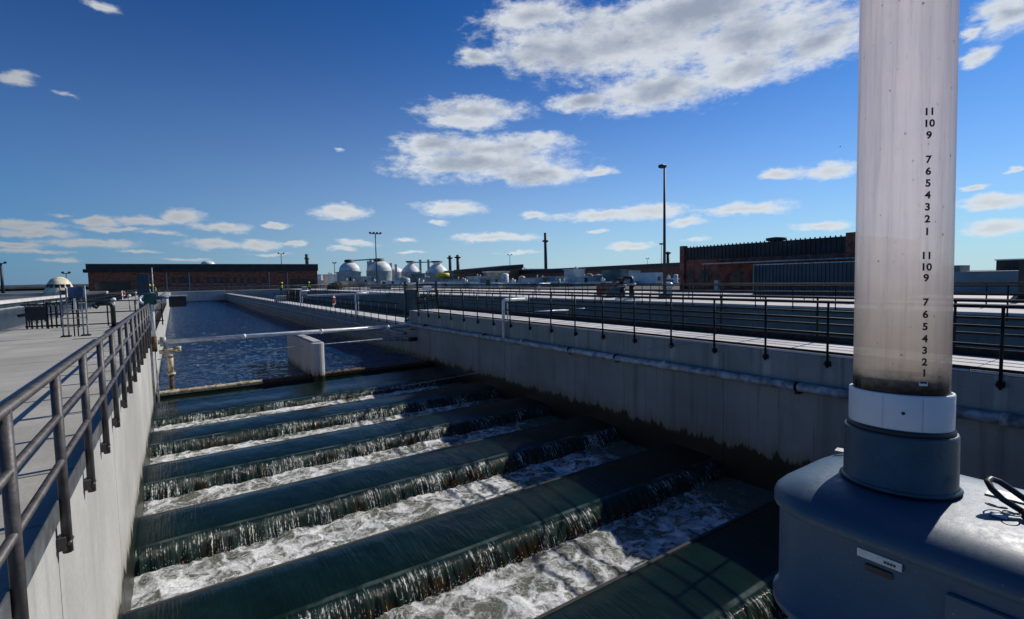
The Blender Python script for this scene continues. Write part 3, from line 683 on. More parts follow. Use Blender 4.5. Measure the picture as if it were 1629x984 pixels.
b = MB(); b.box(11.40, 12.49, -.02, .02, .5, .58); b.build('mid_rail', 'black', gf)
b = MB(); b.box(10.68, 11.3, -.03, .03, .02, 1.15, .006); b.build('gate_panel', 'corr', gf)
b = MB(); b.box(10.75, 11.2, -.1, .1, 1.22, 1.5, .02); b.build('control_box', 'tanb', gf)
b = MB(); b.box(11.7, 12.2, -.12, .12, 1.12, 1.36, .02); b.build('instrument_box', 'whiteb', gf)

# ------------------------------------------------------------------ left side items
rp = thing('riser_pipe', 'white riser pipe strapped to the channel wall with a teal valve box on top', 'pipe', (-.66, 21.2, 0))
b = MB(); b.tube([(0, 0, -.1), (0, 0, 1.25)], .055, 14); b.build('white_pipe', 'wpaint', rp)
b = MB(); b.tube([(0, 0, -.62), (0, 0, -.1)], .075, 14); b.build('rusty_coupling', 'rust', rp)
b = MB(); b.tube([(-.10, 0, -2.7), (-.10, 0, 1.1)], .035, 10); b.build('conduit', 'galv', rp)
b = MB(); b.tube([(.02, 0, -2.62), (.02, 0, -.62)], .03, 10); b.build('lower_pipe', 'galv', rp)
b = MB(); b.box(-.22, .14, -.14, .14, 1.02, 1.42, .02); b.build('valve_box', 'teal', rp)
b = MB(); b.tube([(.1, 0, 1.25), (.5, 0, 1.25)], .05, 10); b.build('side_arm', 'blueb', rp)
b = MB(); b.box(.14, .42, -.06, .06, 1.05, 1.13); b.build('tray', 'label', rp)
vs_ = thing('valve_stand', 'cream rust stained pipe stand with a tee top rising from the calm water', 'valve', (-.27, 24.5, 0))
b = MB(); b.tube([(0, 0, -1.95), (0, 0, -1.2)], .10, 16); b.build('pipe', 'rustwhite', vs_)
b = MB(); b.tube([(0, 0, -3), (0, 0, -1.95)], .085, 16); b.build('rusty_base', 'rust', vs_)
b = MB(); b.tube([(0, 0, -1.98), (0, 0, -1.9)], .15, 16); b.build('flange', 'rustwhite', vs_)
b = MB(); b.tube([(0, 0, -1.24), (0, 0, -1.14)], .14, 16); b.build('flange', 'rustwhite', vs_)
b = MB(); b.tube([(-.36, 0, -1.02), (.34, 0, -.96)], .085, 14); b.build('tee_pipe', 'rustwhite', vs_)
b = MB(); b.tube([(.30, 0, -1.06), (.30, 0, -.84)], .09, 14); b.build('end_cap', 'rustwhite', vs_)
# electric panel on deck
pn = thing('electrical_panel', 'tall dark blue grey electrical cabinet standing on the left deck near the channel', 'cabinet', (-1.7, 42, 0))
b = MB(); b.box(-.32, .32, -.2, .2, .12, 2.5, .02); b.build('cabinet_body', 'corr', pn)
b = MB(); b.box(-.28, -.01, -.225, -.2, .3, 2.4, .006); b.build('door', 'corr', pn)
b = MB(); b.box(.02, .28, -.225, -.2, .3, 2.4, .006); b.build('door', 'corr', pn)
b = MB(); b.box(-.45, .45, -.25, .25, 0, .12); b.build('plinth', 'deck', pn)
b = MB(); b.tube([(.5, 0, 0), (.5, 0, 2.9)], .035, 8); b.build('mast', 'galv', pn)
# barrier pile: black barricade
bb = thing('barricade', 'black steel guard cage leaning by the outer edge of the left deck', 'barrier', (-4.75, 27.6, 0))
for k in range(8):
    b = MB(); b.tube([(-.25+.15*k, 0, 0), (-.25+.15*k, .0, .98)], .03, 8); b.build('bar', 'black', bb)
b = MB(); b.tube([(-.4, 0, .98), (1.6, .2, .98)], .035, 8); b.build('top_bar', 'black', bb)
b = MB(); b.tube([(-.3, 0, .1), (1.1, 0, .1)], .03, 8); b.build('bottom_bar', 'black', bb)
b = MB(); b.box(-.25, .35, -.05, .25, .35, .9, .02); b.build('motor', 'black', bb)
b = MB(); b.tube([(-.5, 0, .55), (-.2, 0, .6)], .06, 8); b.build('shaft', 'black', bb)
# frame with blue box
fr = thing('control_stand', 'light grey twin post stand carrying a blue control box on the left deck', 'control box', (-2.85, 22.2, 0))
for x in (-.30, -.16, .22, .33):
    b = MB(); b.tube([(x, 0, 0), (x, 0, 1.72 if abs(x) > .25 else 1.66)], .022, 8); b.build('post', 'galv', fr)
for x in (-.23, .28):
    b = MB(); b.box(x-.13, x+.13, -.12, .12, 0, .05, .008); b.build('base_plate', 'black', fr)
for x in (-.02, .08):
    b = MB(); b.tube([(x, .03, 0), (x, .03, 1.2)], .018, 8); b.build('conduit', 'rail_dark', fr)
b = MB(); b.box(-.10, .30, -.12, .06, 1.32, 1.68, .015); b.build('control_box', 'blueb', fr)
b = MB(); b.box(.02, .08, -.08, .0, .9, 1.3, .01); b.build('switch_box', 'whiteb', fr)
for z in (.35, .62, .9):
    b = MB(); b.tube([(-.34, 0, z), (.36, 0, z)], .016, 6); b.build('cross_bar', 'galv', fr)
# black elbow pipe
ep = thing('elbow_pipe', 'thick black pipe rising from the left deck and bending over to the left', 'pipe', (-2.12, 26.0, 0))
pts = [(0, 0, 0), (0, 0, .82)] + [(-.16+.16*cos(a), 0, .82+.16*sin(a)) for a in (pi/8, pi/4, 3*pi/8, pi/2)] + [(-.42, 0, .97), (-.56, 0, .88)]
b = MB(); b.tube(pts, .085, 16); b.build('pipe', 'black', ep)
b = MB(); b.tube([(0, 0, 0), (0, 0, .05)], .16, 16); b.build('flange', 'black', ep)
b = MB(); b.tube([(-.52, 0, .93), (-.60, 0, .84)], .12, 16); b.build('flange', 'black', ep)
# small white posts on the deck
for i, (px, py, Y) in enumerate(((180, 470, 30.5), (205, 463, 41.), (215, 455, 58.))):
    q = at(px, py, 1, Y); t = thing('hydrant', ['white capped standpipe behind the black elbow pipe', 'white capped standpipe left of the tall cabinet', 'farthest white capped standpipe on the left deck'][i], 'standpipe', (q.x, Y, 0), 0, 'white standpipes on the left deck')
    b = MB(); b.tube([(0, 0, 0), (0, 0, 1.0)], .04, 10); b.build('pipe', 'galv', t)
    b = MB(); b.lathe([(.0, .16), (.09, .12), (.11, .02), (.07, 0)], (0, 0, .98), 12); b.build('cap', 'wpaint', t)
# life rings
def ring(loc, label, rz, s=1.):
    t = thing('life_ring', label, 'life ring', loc, rz, 'life rings')
    b = MB(); R_, r_ = .34*s, .085*s
    b.lathe([(R_+r_*cos(a), r_*sin(a)) for a in [2*pi*k/10 for k in range(11)]], (0, 0, 0), 24)
    o = b.build('ring', 'orange', t); o.rotation_euler = (pi/2, 0, 0); o.location = (0, 0, .75)
    for k in range(4):
        c = MB(); a = pi/4+k*pi/2
        c.lathe([(R_+r_*1.06*cos(q), r_*1.06*sin(q)) for q in [2*pi*j/10 for j in range(11)]], (0, 0, 0), 4, a-.16, a+.16)
        o = c.build('band', 'wpaint', t); o.rotation_euler = (pi/2, 0, 0); o.location = (0, 0, .75)
    b = MB(); b.box(-.05, .05, .06, .12, 0, 1.15); b.build('post', 'wpaint', t)
ring((-5.2, 77, .0), 'red and white life ring on the outer side of the left deck', 1.0, .85)
ring((XR+.9, 46., -.72), 'red and white life ring on a post by the lower walkway', 1.15, 1.1)

# ------------------------------------------------------------------ people
def person(loc, rz, label, vest=True, lean=.12):
    t = thing('person', label, 'person', loc, rz, 'workers in yellow helmets')
    J = {'pel': (0, 0, .95), 'sp': (0, .03+lean*.3, 1.2), 'ch': (0, lean*.7, 1.40), 'nk': (0, lean, 1.52), 'hd': (0, lean+.04, 1.66), 'ht': (0, lean+.03, 1.76)}
    E = [('pel', 'sp'), ('sp', 'ch'), ('ch', 'nk'), ('nk', 'hd'), ('hd', 'ht')]
    Rr = {'pel': .15, 'sp': .14, 'ch': .16, 'nk': .06, 'hd': .095, 'ht': .07}
    for s, n in ((-1, 'l'), (1, 'r')):
        J.update({n+'hip': (s*.10, 0, .88), n+'kn': (s*.12, .03+.04*s, .48), n+'an': (s*.12, -.02+.08*s, .08), n+'to': (s*.13, .14+.08*s, .03), n+'sh': (s*.20, lean*.8, 1.42), n+'el': (s*.27, lean*.8+.02, 1.14), n+'wr': (s*.20, lean*.8+.26, 1.02), n+'ha': (s*.17, lean*.8+.34, 1.02)})
        Rr.update({n+'hip': .10, n+'kn': .065, n+'an': .045, n+'to': .04, n+'sh': .065, n+'el': .045, n+'wr': .032, n+'ha': .035})
        E += [('pel', n+'hip'), (n+'hip', n+'kn'), (n+'kn', n+'an'), (n+'an', n+'to'), ('ch', n+'sh'), (n+'sh', n+'el'), (n+'el', n+'wr'), (n+'wr', n+'ha')]
    ks = list(J); me = bpy.data.meshes.new('body'); me.from_pydata([J[k] for k in ks], [(ks.index(a), ks.index(b_)) for a, b_ in E], [])
    o = bpy.data.objects.new('body', me); COL.objects.link(o); o.parent = t; me.materials.append(M['navy'])
    sk = o.modifiers.new('skin', 'SKIN')
    for i, k in enumerate(ks): me.skin_vertices[0].data[i].radius = (Rr[k], Rr[k]); me.skin_vertices[0].data[i].use_root = (k == 'pel')
    o.modifiers.new('sub', 'SUBSURF').levels = 1; o.modifiers['sub'].render_levels = 1
    b = MB(); b.lathe([(.17, -.34), (.18, -.2), (.185, -.05), (.14, .06), (.07, .1)], (0, lean*.6, 1.4), 14); v_ = b.build('vest', 'vest' if vest else 'greyb', t)
    b = MB(); b.lathe([(.0, .14), (.07, .125), (.115, .07), (.13, .0), (.165, -.01), (.165, -.02), (.12, -.02)], (0, lean+.03, 1.70), 14); b.build('helmet', 'helmet', t)
    b = MB(); b.lathe([(.0, -.12), (.06, -.1), (.088, -.03), (.092, .03), (.085, .07)], (0, lean+.045, 1.66), 12); b.build('head', 'skin', t)
    return t
person((15.6*.985, 71.9, 0), 2.6, 'worker in yellow helmet and lime vest on the cross walkway, right one of two')
q = at(434, 470, 1, 72.2); person((q.x+1.0, 72.0, -.0), 3.4, 'worker in yellow helmet stooping by black machinery, left one of two', lean=.3)
q = at(262, 470, 1, 66); person((-1.6, 66, 0), 2.2, 'worker in lime vest and yellow helmet bending over at the channel edge', lean=.34)
person((-1.75, 47., 0), -1.2, 'worker in yellow helmet standing just right of the tall cabinet', vest=False)
mc = thing('gate_machinery', 'black gate machinery on the cross walkway in front of the workers', 'machinery', (13.2, 71.0, 0))
b = MB(); b.box(-1.0, .9, -.5, .1, -.55, .55, .05); b.build('housing', 'black', mc)
for x in (-.8, .0, .7):
    b = MB(); b.tube([(x, -.55, -1.2), (x, -.55, .7)], .08, 10); b.build('stem', 'rust', mc)
b = MB(); b.box(1.0, 1.6, -.4, .2, .0, 1.2, .04); b.build('motor_box', 'greyb', mc)
m2 = thing('gate_machinery', 'black sluice machinery hanging over the channel beside the left deck', 'machinery', (.15, 66., 0))
b = MB(); b.box(-.7, .9, -.4, .4, -.7, .45, .06); b.build('housing', 'black', m2)
b = MB(); b.box(-.8, 1.0, -.5, .5, .45, .56); b.build('top_plate', 'wpaint', m2)
q = thing('pump_bonnet', 'white coiled hose reel hanging beside the teal valve box', 'hose reel', (-1.0, 24.5, 1.12))
b = MB(); b.lathe([(.15+.05*cos(a), .05*sin(a)) for a in [2*pi*k/8 for k in range(9)]], (0, 0, 0), 18); o = b.build('reel', 'wpaint', q); o.rotation_euler = (1.2, .3, 0)
b = MB(); b.tube([(0, 0, -1.12), (0, 0, -.1)], .03, 8); b.build('stand', 'black', q)
# far moored foam? end-wall uprights
# ------------------------------------------------------------------ lamp posts
def lamp(x, y, h, label, r=.075, heads=1, z0=0, armw=1.0, m='stack'):
    t = thing('lamp_post', label, 'lamp post', (x, y, z0), 0, 'lamp posts')
    b = MB(); b.tube([(0, 0, 0), (0, 0, h)], [r, r*.6], 10); b.build('pole', m, t)
    if heads == 1:
        b = MB(); b.tube([(0, 0, h-.05), (-.15, .1, h+.1)], .03, 6); b.build('arm', m, t)
        b = MB(); b.box(-.32, .08, -.12, .3, h-.02, h+.22, .05); b.build('lamp_head', m, t)
    else:
        b = MB(); b.box(-armw, armw, -.08, .08, h-.2, h); b.build('cross_arm', m, t)
        for k in range(heads):
            xx = -armw+2*armw*k/(heads-1)
            b = MB(); b.box(xx-.25, xx+.25, -.2, .2, h-.1, h+.35, .05); b.build('lamp_head', m, t)
    b = MB(); b.box(-r*2.5, r*2.5, -r*2.5, r*2.5, 0, .25); b.build('base', m, t)
    return t
q = at(1057, 475, 0, 29.6); lamp(29.6, q.y, at(1050, 268, 0, 29.6).z, 'tall grey lamp post with a single floodlight rising above the right walkways', r=.12)
def lampat(px, ytop, Y, label, heads=3, armw=1.2, r=.22):
    q = at(px, ytop, 1, Y); lamp(q.x, Y, q.z, label, r, heads, 0, armw)
lampat(597, 371, 130, 'tall dark mast with a row of floodlights in front of the domed tanks', 4, 1.4, .2)
lampat(447, 403, 200, 'thin mast rising behind the long brick building', 2, .9, .2)
lampat(532, 418, 200, 'short mast by the low white sheds left of the domed tanks', 2, .5, .2)
lampat(811, 405, 220, 'thin mast with cross arm above the small tan brick building', 2, 1.2, .2)
lampat(1030, 411, 190, 'small mast above the long dark roof', 2, 1., .15)
lampat(1052, 388, 110, 'thin mast left of the large lamp post', 2, .5, .12)
lampat(1, 418, 170, 'dark mast at the left edge of the view', 2, .8, .35)
lampat(105, 434, 160, 'short mast behind the cream dome', 2, .6, .12)

# ------------------------------------------------------------------ buildings
def brick_long():
    Y = 172
    L = at(140, 440, 1, Y); Rr = at(505, 440, 1, Y); top = at(330, 419.5, 1, Y).z; bz = at(330, 431.5, 1, Y).z
    x0, x1 = L.x, Rr.x
    t = thing('brick_building', 'long low brick building with dark roof band beyond the end of the channel', 'building', ((x0+x1)/2, Y, 0)); h = (x1-x0)/2
    b = MB(); b.box(-h, h, 0, 30, -.2, bz); b.build('wall', 'brick', t)
    b = MB(); b.box(-h-.3, h+.2, -.5, 30.3, bz, top-.12); r = b.build('roof', 'roofd', t)
    b = MB(); b.box(-h-.4, h+.3, -.6, 30.4, top-.12, top); b.build('parapet', 'galv', t)
    n = 60
    for k in range(n):
        b = MB(); x = -h+2*h*(k+.5)/n; b.box(x-.05, x+.05, -.56, -.5, bz+.1, top-.2); b.build('rib', 'roofd', t)
    wb = MB(); wb.box(-.45, .45, -.06, .02, 0, 1.9); fb = MB(); fb.box(-.55, .55, -.1, -.04, -.12, 0); w0 = f0 = None
    for px in (295, 303, 315, 332, 343, 353, 362, 374, 385, 396, 405, 420, 288, 277):
        x = at(px, 450, 1, Y).x-(x0+x1)/2; z = at(px, 451, 1, Y).z
        if w0 is None: w0 = wb.build('window', 'glassd', t, (x, 0, z)); f0 = fb.build('sill', 'pier', w0)
        else: o = inst(w0, t, (x, 0, z)); inst(f0, o, (0, 0, 0))
    for px0, px1 in ((150, 208), (463, 502)):
        xa = at(px0, 450, 1, Y).x-(x0+x1)/2; xb = at(px1, 450, 1, Y).x-(x0+x1)/2
        b = MB(); b.box(xa, xb, -.1, .02, .3, 2.9); b.build('loading_door', 'glassd', t)
    for px in (228, 265, 301, 428, 457):
        x = at(px, 440, 1, Y).x-(x0+x1)/2
        b = MB(); b.box(x-.12, x+.12, -.25, -.05, 0, bz-.3); b.build('downpipe', 'galv', t)
    cx = at(488, 410, 1, Y+10); b = MB(); b.tube([(cx.x-(x0+x1)/2, 10, top-.5), (cx.x-(x0+x1)/2, 10, at(488, 404, 1, Y+10).z)], .55, 12); c = b.build('chimney', 'stack', t)
    b = MB(); b.tube([(cx.x-(x0+x1)/2, 10, at(488, 412, 1, Y+10).z), (cx.x-(x0+x1)/2, 10, at(488, 410, 1, Y+10).z)], .8, 12); b.build('collar', 'stack', c)
    b = MB(); b.box(h+.2, h+1.4, 1, 20, 0, bz*.8); b.build('side_annex', 'whiteb', t)
    e = at(142, 430, 1, Y); b = MB(); b.box(-h-1.0, -h-.3, 0, 3, bz-.1, bz+.8); b.build('roof_vent', 'roofd', t)
brick_long()
def domeb(px, ytop, ybase, rpx, Y, m, label, bodyz=None, cap=False, cat='tank'):
    c = at(px, ybase, 1, Y); tp = at(px, ytop, 1, Y).z; r = (at(px+rpx, ybase, 1, Y).x-c.x)
    return c.x, c.z, tp, abs(r)
x, zb, zt, r = domeb(331, 414, 420, 12, 215, 'wpaint', '')
t = tag(MB().lathe([(0, zt), (r*.4, zt-.15), (r*.8, zt-.6), (r, zt-1.3), (r, 0)], (x, 215, 0), 24).build('white_dome', 'wpaint'), 'white dome top peeping over the long brick roof', 'dome')
# cream dome
x, zb, zt, r = domeb(95.5, 440, 468, 28, 150, 'dome', '')
t = thing('dome_building', 'cream domed building with small dark windows beyond the left basin', 'dome', (x, 150, 0)); H = zt
b = MB(); b.lathe([(0, H), (r*.25, H*.97), (r*.48, H*.86), (r*.66, H*.66), (r*.80, H*.38), (r*1.0, .0), (r*1.0, -.5)], (0, 0, 0), 32); b.build('shell', 'dome', t)
for a in (-2.5, -2.05, -1.6, -1.2, -.7):
    b = MB(); rr = r*.76; b.box(-.35, .35, -.12, .3, 0, .75); o = b.build('window', 'glassd', t, (rr*cos(a), rr*sin(a), H*.40)); o.rotation_euler = (0, 0, a+pi/2)
b = MB(); b.box(-.5, .5, -.3, .6, -.1, .9); o = b.build('door', 'glassd', t, (r*.9*cos(-1.25), r*.9*sin(-1.25), .1)); o.rotation_euler = (0, 0, -1.25+pi/2)
b = MB(); b.box(-60, 0, 0, 4, -.5, .55); t = tag(b.build('low_wall', 'walk', None, (x+8, 152, 0)), 'long pale low parapet running left behind the cream dome', 'wall')

# tanks
def digester(px, ytop, yeq, ybase, rpx, Y, label, kind='dome', m='whiteb', body='greyb'):
    c = at(px, ybase, 1, Y); zt = at(px, ytop, 1, Y).z; ze = at(px, yeq, 1, Y).z; r = abs(at(px+rpx, yeq, 1, Y).x-c.x)
    t = thing('storage_tank', label, 'tank', (c.x, Y, 0), 0, 'pale tanks of the plant')
    if kind == 'dome':
        n = 8; pr = [(r*sin(pi/2*k/n), ze+(zt-ze)*cos(pi/2*k/n)) for k in range(n+1)]
        b = MB(); b.lathe(pr, (0, 0, 0), 28); b.build('dome_roof', m, t)
    else:
        pr = [(r*.42, zt), (r*.42, zt-.6), (r*.32, zt-.7), (r*.32, zt-1.4), (r*.45, zt-2.0), (r*.75, ze+(zt-ze)*.35), (r*.95, ze+.6), (r, ze)]
        b = MB(); b.lathe([(0, zt)]+pr, (0, 0, 0), 28); b.build('egg_roof', m, t)
        b = MB(); b.lathe([(0, zt+.5), (r*.5, zt+.4), (r*.5, zt-.3)], (0, 0, 0), 20); b.build('top_platform', 'stack', t)
    b = MB(); b.lathe([(r*1.0, ze-.02), (r*1.04, ze-.3), (r*1.02, ze-.5), (r*1.02, 0)], (0, 0, 0), 28); b.build('tank_wall', body, t)
    return t, zt, r
YD = 255
t1, z1, r1 = digester(557, 416, 430, 452, 15, YD, 'leftmost domed grey tank with a dark cap')
b = MB(); b.lathe([(0, z1+1.2), (2.2, z1+1.), (2.6, z1-.2)], (0, 0, 0), 18); b.build('cap', 'stack', t1)
t2, z2, r2 = digester(604, 414, 430, 452, 18, YD, 'large domed grey tank right of the dark capped one')
b = MB(); b.lathe([(0, z2+1.2), (2.4, z2+1.), (3.0, z2-.2)], (0, 0, 0), 18); b.build('cap', 'stack', t2)
digester(624, 424, 432, 452, 16, YD+25, 'bright white low dome behind the large domed tank', body='whiteb')
digester(654, 416, 432, 452, 13, YD, 'left bottle shaped white tank with a dark top platform', 'egg')
digester(696, 416, 433, 452, 16, YD-5, 'right bottle shaped white tank behind the yellow tank', 'egg')
# catwalk bridge
def bar(name, label, cat, pa, pb, Y, h, m, legs=()):
    a = at(*pa, 1, Y); c = at(*pb, 1, Y); t = thing(name, label, cat, (a.x, Y, 0))
    b = MB(); b.add([(0, 0, a.z), (0, 0, a.z+h), (c.x-a.x, 0, c.z), (c.x-a.x, 0, c.z+h), (0, 1.2, a.z), (0, 1.2, a.z+h), (c.x-a.x, 1.2, c.z), (c.x-a.x, 1.2, c.z+h)], [(0, 2, 3, 1), (4, 5, 7, 6), (1, 3, 7, 5), (0, 4, 6, 2), (0, 1, 5, 4), (2, 6, 7, 3)]); b.build('deck', m, t)
    for px, py in legs:
        q = at(px, py, 1, Y); b = MB(); b.box(q.x-a.x-.5, q.x-a.x+.5, .1, 1.1, 0, q.z); b.build('tower', m, t)
    return t
bar('catwalk', 'grey catwalk and towers linking the two domed tanks', 'catwalk', (557, 415.5), (604, 412.5), YD-1, .7, 'greyb', ((590, 411), (586, 415), (622, 418), (630, 420)))
bar('catwalk', 'grey catwalk with two towers linking the bottle shaped tanks', 'catwalk', (655, 418), (697, 417), YD-1, .6, 'greyb', ((669, 412.5), (682, 412.5)))
# yellow tank
c = at(704, 438, 1, 190); z0 = at(704, 442, 1, 190).z; z1 = at(704, 434, 1, 190).z; r = 3.0
t = thing('yellow_tank', 'bright yellow round tank in front of the right bottle shaped tank', 'tank', (c.x, 190, 0))
b = MB(); b.lathe([(0, z1), (r*.85, z1), (r, z1-.3), (r, z0+.4), (r*.7, z0), (0, z0-.1)], (0, 0, 0), 24); b.build('vessel', 'yellow', t)
b = MB(); b.tube([(0, 0, 0), (0, 0, z0)], 1.2, 10); b.build('support', 'greyb', t)
def stack(px, ytop, Y, r, label, collar=None, m='stack'):
    q = at(px, ytop, 1, Y); t = thing('chimney', label, 'chimney', (q.x, Y, 0), 0, 'chimneys of the plant')
    b = MB(); b.tube([(0, 0, 0), (0, 0, q.z)], [r, r*.85], 14); b.build('shaft', m, t)
    z = at(px, collar, 1, Y).z if collar else q.z-1.
    b = MB(); b.lathe([(r*.9, z-.7), (r*1.9, z-.2), (r*1.9, z+.35), (r*.9, z+.4)], (0, 0, 0), 14); b.build('collar', m, t)
stack(715.5, 406, 270, .95, 'left one of the two dark twin stacks', 410)
stack(728, 405, 270, 1.05, 'right one of the two dark twin stacks', 409)
stack(867.5, 370, 200, .85, 'tall solitary grey chimney with a platform ring', 383)
stack(1062.5, 400, 170, .85, 'short thick grey stack right behind the large lamp post', 402)
# gable / sloped buildings
def bldg(name, label, cat, px0, px1, ytl, ytr, Y, m, depth=12, roof=None, ybase=None, rh=1.2, wins=0, group=None):
    a = at(px0, ytl, 1, Y); c = at(px1, ytr, 1, Y); t = thing(name, label, cat, (a.x, Y, 0), 0, group); wd = c.x-a.x
    z0 = -.3
    def pr(x0, x1, za, zb, lo_a, lo_b, y0, y1): 
        return MB().add([(x0, y0, lo_a), (x1, y0, lo_b), (x1, y1, lo_b), (x0, y1, lo_a), (x0, y0, za), (x1, y0, zb), (x1, y1, zb), (x0, y1, za)], [(3, 2, 1, 0), (4, 5, 6, 7), (0, 1, 5, 4), (1, 2, 6, 5), (2, 3, 7, 6), (3, 0, 4, 7)])
    ra = rh if roof else 0
    pr(0, wd, a.z-ra, c.z-ra, z0, z0, 0, depth).build('wall', m, t)
    if roof: pr(-.3, wd+.3, a.z, c.z, a.z-ra, c.z-ra, -.4, depth+.4).build('roof', roof, t)
    for k in range(wins):
        b = MB(); x = wd*(k+.6)/(wins+.2); b.box(x-.6, x+.2, -.06, .02, max(.5, a.z*.35), max(1.6, a.z*.62)); b.build('window', 'glassd', t)
    return t
bldg('brick_building', 'small tan brick building with dark sloping roof near the twin stacks', 'building', 751, 831, 427.5, 420, 175, 'brick2', 15, 'roofd', rh=1.6, wins=1)
bldg('shed', 'white awning shed against the small tan brick building', 'shed', 777, 809, 431, 431, 168, 'tanb', 4, 'whiteb', rh=.5)
bldg('warehouse', 'very long low warehouse with dark brick wall under a grey roof', 'building', 885, 1084, 427, 417, 150, 'brick', 25, 'roofd', rh=1.6, wins=6)
bldg('control_hall', 'grey green hall with tall flat front beside the long warehouse', 'building', 986, 1000, 428, 428, 110, 'greenb', 8)
bldg('control_hall', 'pale green cladding hall joined right of the taller hall', 'building', 1000.5, 1019, 429.5, 430, 112, 'greyb', 8)
pal = [('whiteb', 'white'), ('greyb', 'pale grey'), ('greenb', 'grey green'), ('tanb', 'cream')]
sheds = [  # px0, px1, ytop, Y, mat, text
    (520, 536, 436, 190, 'whiteb', 'small white shed next to the long brick building end'), (541, 574, 432, 215, 'greyb', 'rounded grey shed below the leftmost dome'), (541, 580, 447, 150, 'tanb', 'low cream shed with brown front right of the brick building'),
    (574, 590, 439, 200, 'greyb', 'grey plant shed below the dark capped tank'), (594, 603, 447, 170, 'whiteb', 'tiny white kiosk below the large dome'), (615, 636, 446, 170, 'whiteb', 'white kiosk right of the floodlight mast'), (636, 650, 441, 210, 'greyb', 'grey shed left of the bottle shaped tanks'),
    (662, 676, 434, 225, 'greenb', 'green plant block between the two bottle shaped tanks'), (676, 690, 441, 200, 'greyb', 'low grey block beside the yellow tank'), (714, 735, 430, 240, 'greenb', 'grey green block at the foot of the twin stacks'), (722, 752, 444, 150, 'whiteb', 'white flat box right of the yellow tank'),
    (735, 752, 439, 190, 'greyb', 'low grey block before the tan brick building'), (755, 776, 439, 165, 'whiteb', 'white block left of the awning shed'), (778, 803, 442, 140, 'greyb', 'grey rectangular tank cover before the awning'), (831, 848, 428, 185, 'greyb', 'grey block just right of the tan brick building'),
    (845, 880, 427, 200, 'greyb', 'wide pale block at the foot of the solitary chimney'), (846, 882, 441, 135, 'whiteb', 'white rectangular box in front of the solitary chimney'), (855, 874, 433, 170, 'whiteb', 'narrow white block right at the chimney base'), (914, 930, 427, 140, 'whiteb', 'white cube on the warehouse front'),
    (883, 915, 439, 130, 'greyb', 'grey box right of the solitary chimney'), (917, 968, 440, 118, 'greyb', 'long grey green tank cover before the warehouse'), (968, 984, 436, 116, 'greenb', 'small green block left of the tall hall'), (1020, 1042, 445, 100, 'greyb', 'grey pump housing right of the tall hall'),
    (1043, 1056, 433, 62, 'whiteb', 'pale upright cabinet just left of the large lamp post'), (1062, 1082, 442, 80, 'blueb', 'blue grey van like container near the brick corner'), (804, 845, 445, 160, 'greyb', 'low grey trough behind the far walkway'), (889, 925, 447, 120, 'whiteb', 'low white trough cover behind the rail')]
sheds += [(700, 722, 448, 92, 'whiteb', 'white tank cover below the yellow tank'), (737, 757, 449, 84, 'greyb', 'grey tank cover near the gate frame side of the far rail'), (762, 793, 450, 80, 'whiteb', 'long white tank cover just above the far rail'),
    (812, 836, 449, 78, 'greyb', 'grey tank cover below the tan brick building'), (852, 884, 449, 76, 'greyb', 'wide grey tank cover below the solitary chimney'), (890, 905, 450, 74, 'tanb', 'cream tank cover behind the small white pipe'),
    (915, 951, 449, 72, 'greyb', 'wide grey cover with low sides left of the pumps'), (955, 980, 447, 78, 'greenb', 'green grey cover behind the pumps'), (1008, 1040, 447, 66, 'greyb', 'grey cover between pumps and lamp post'), (660, 690, 449, 98, 'greyb', 'grey cover behind the stair gate'),
    (602, 622, 451, 104, 'greyb', 'low grey cover right of the floodlight mast foot')]
for k, (a, c, yt, Y, m, lb) in enumerate(sheds):
    t = bldg('plant_shed', lb, 'shed', a, c, yt, yt, Y, m, 6, 'whiteb' if k % 3 == 0 else ('greyb' if k % 3 == 1 else None), rh=.35, wins=(1 if (c-a) > 12 and k % 2 else 0), group='small sheds of the plant')
    if k % 2 == 0:
        q = kids(t)[0]
        b = MB(); hh = at(a, yt, 1, Y).z; wd = at(c, yt, 1, Y).x-at(a, yt, 1, Y).x
        b.tube([(wd*.3, 1, hh-.2), (wd*.3, 1, hh+.8)], .25, 8); b.tube([(wd*.6, 2, hh-.2), (wd*.6, 2, hh+.5)], .4, 8); b.build('roof_vent', 'galv', t)
def tank(px, yt, Y, r, m, label):
    q = at(px, yt, 1, Y); t = thing('storage_tank', label, 'tank', (q.x, Y, 0), 0, 'small upright tanks')
    b = MB(); b.lathe([(0, q.z+.3*r), (r*.6, q.z+.2*r), (r, q.z), (r, -.2)], (0, 0, 0), 20); b.build('vessel', m, t)
    b = MB(); b.lathe([(r*1.03, q.z*.7), (r*1.03, q.z*.7+.15)], (0, 0, 0), 20); b.build('band', 'greyb', t)
tank(646, 443, 160, 1.3, 'greyb', 'small grey upright tank left of the gate frame'); tank(803, 436, 150, 1.4, 'whiteb', 'small white upright tank near the awning shed')
tank(937, 436, 130, 1.2, 'tanb', 'cream upright tank in front of the warehouse'); tank(952, 437, 128, 1.0, 'whiteb', 'white upright tank in front of the warehouse')
tank(1033, 447, 80, .8, 'whiteb', 'small white tank by the pumps'); tank(830, 440, 145, 1.2, 'greyb', 'grey upright tank below the tan brick building')
tank(1075, 437, 75, .5, 'whiteb', 'slim white tank by the brick building corner')
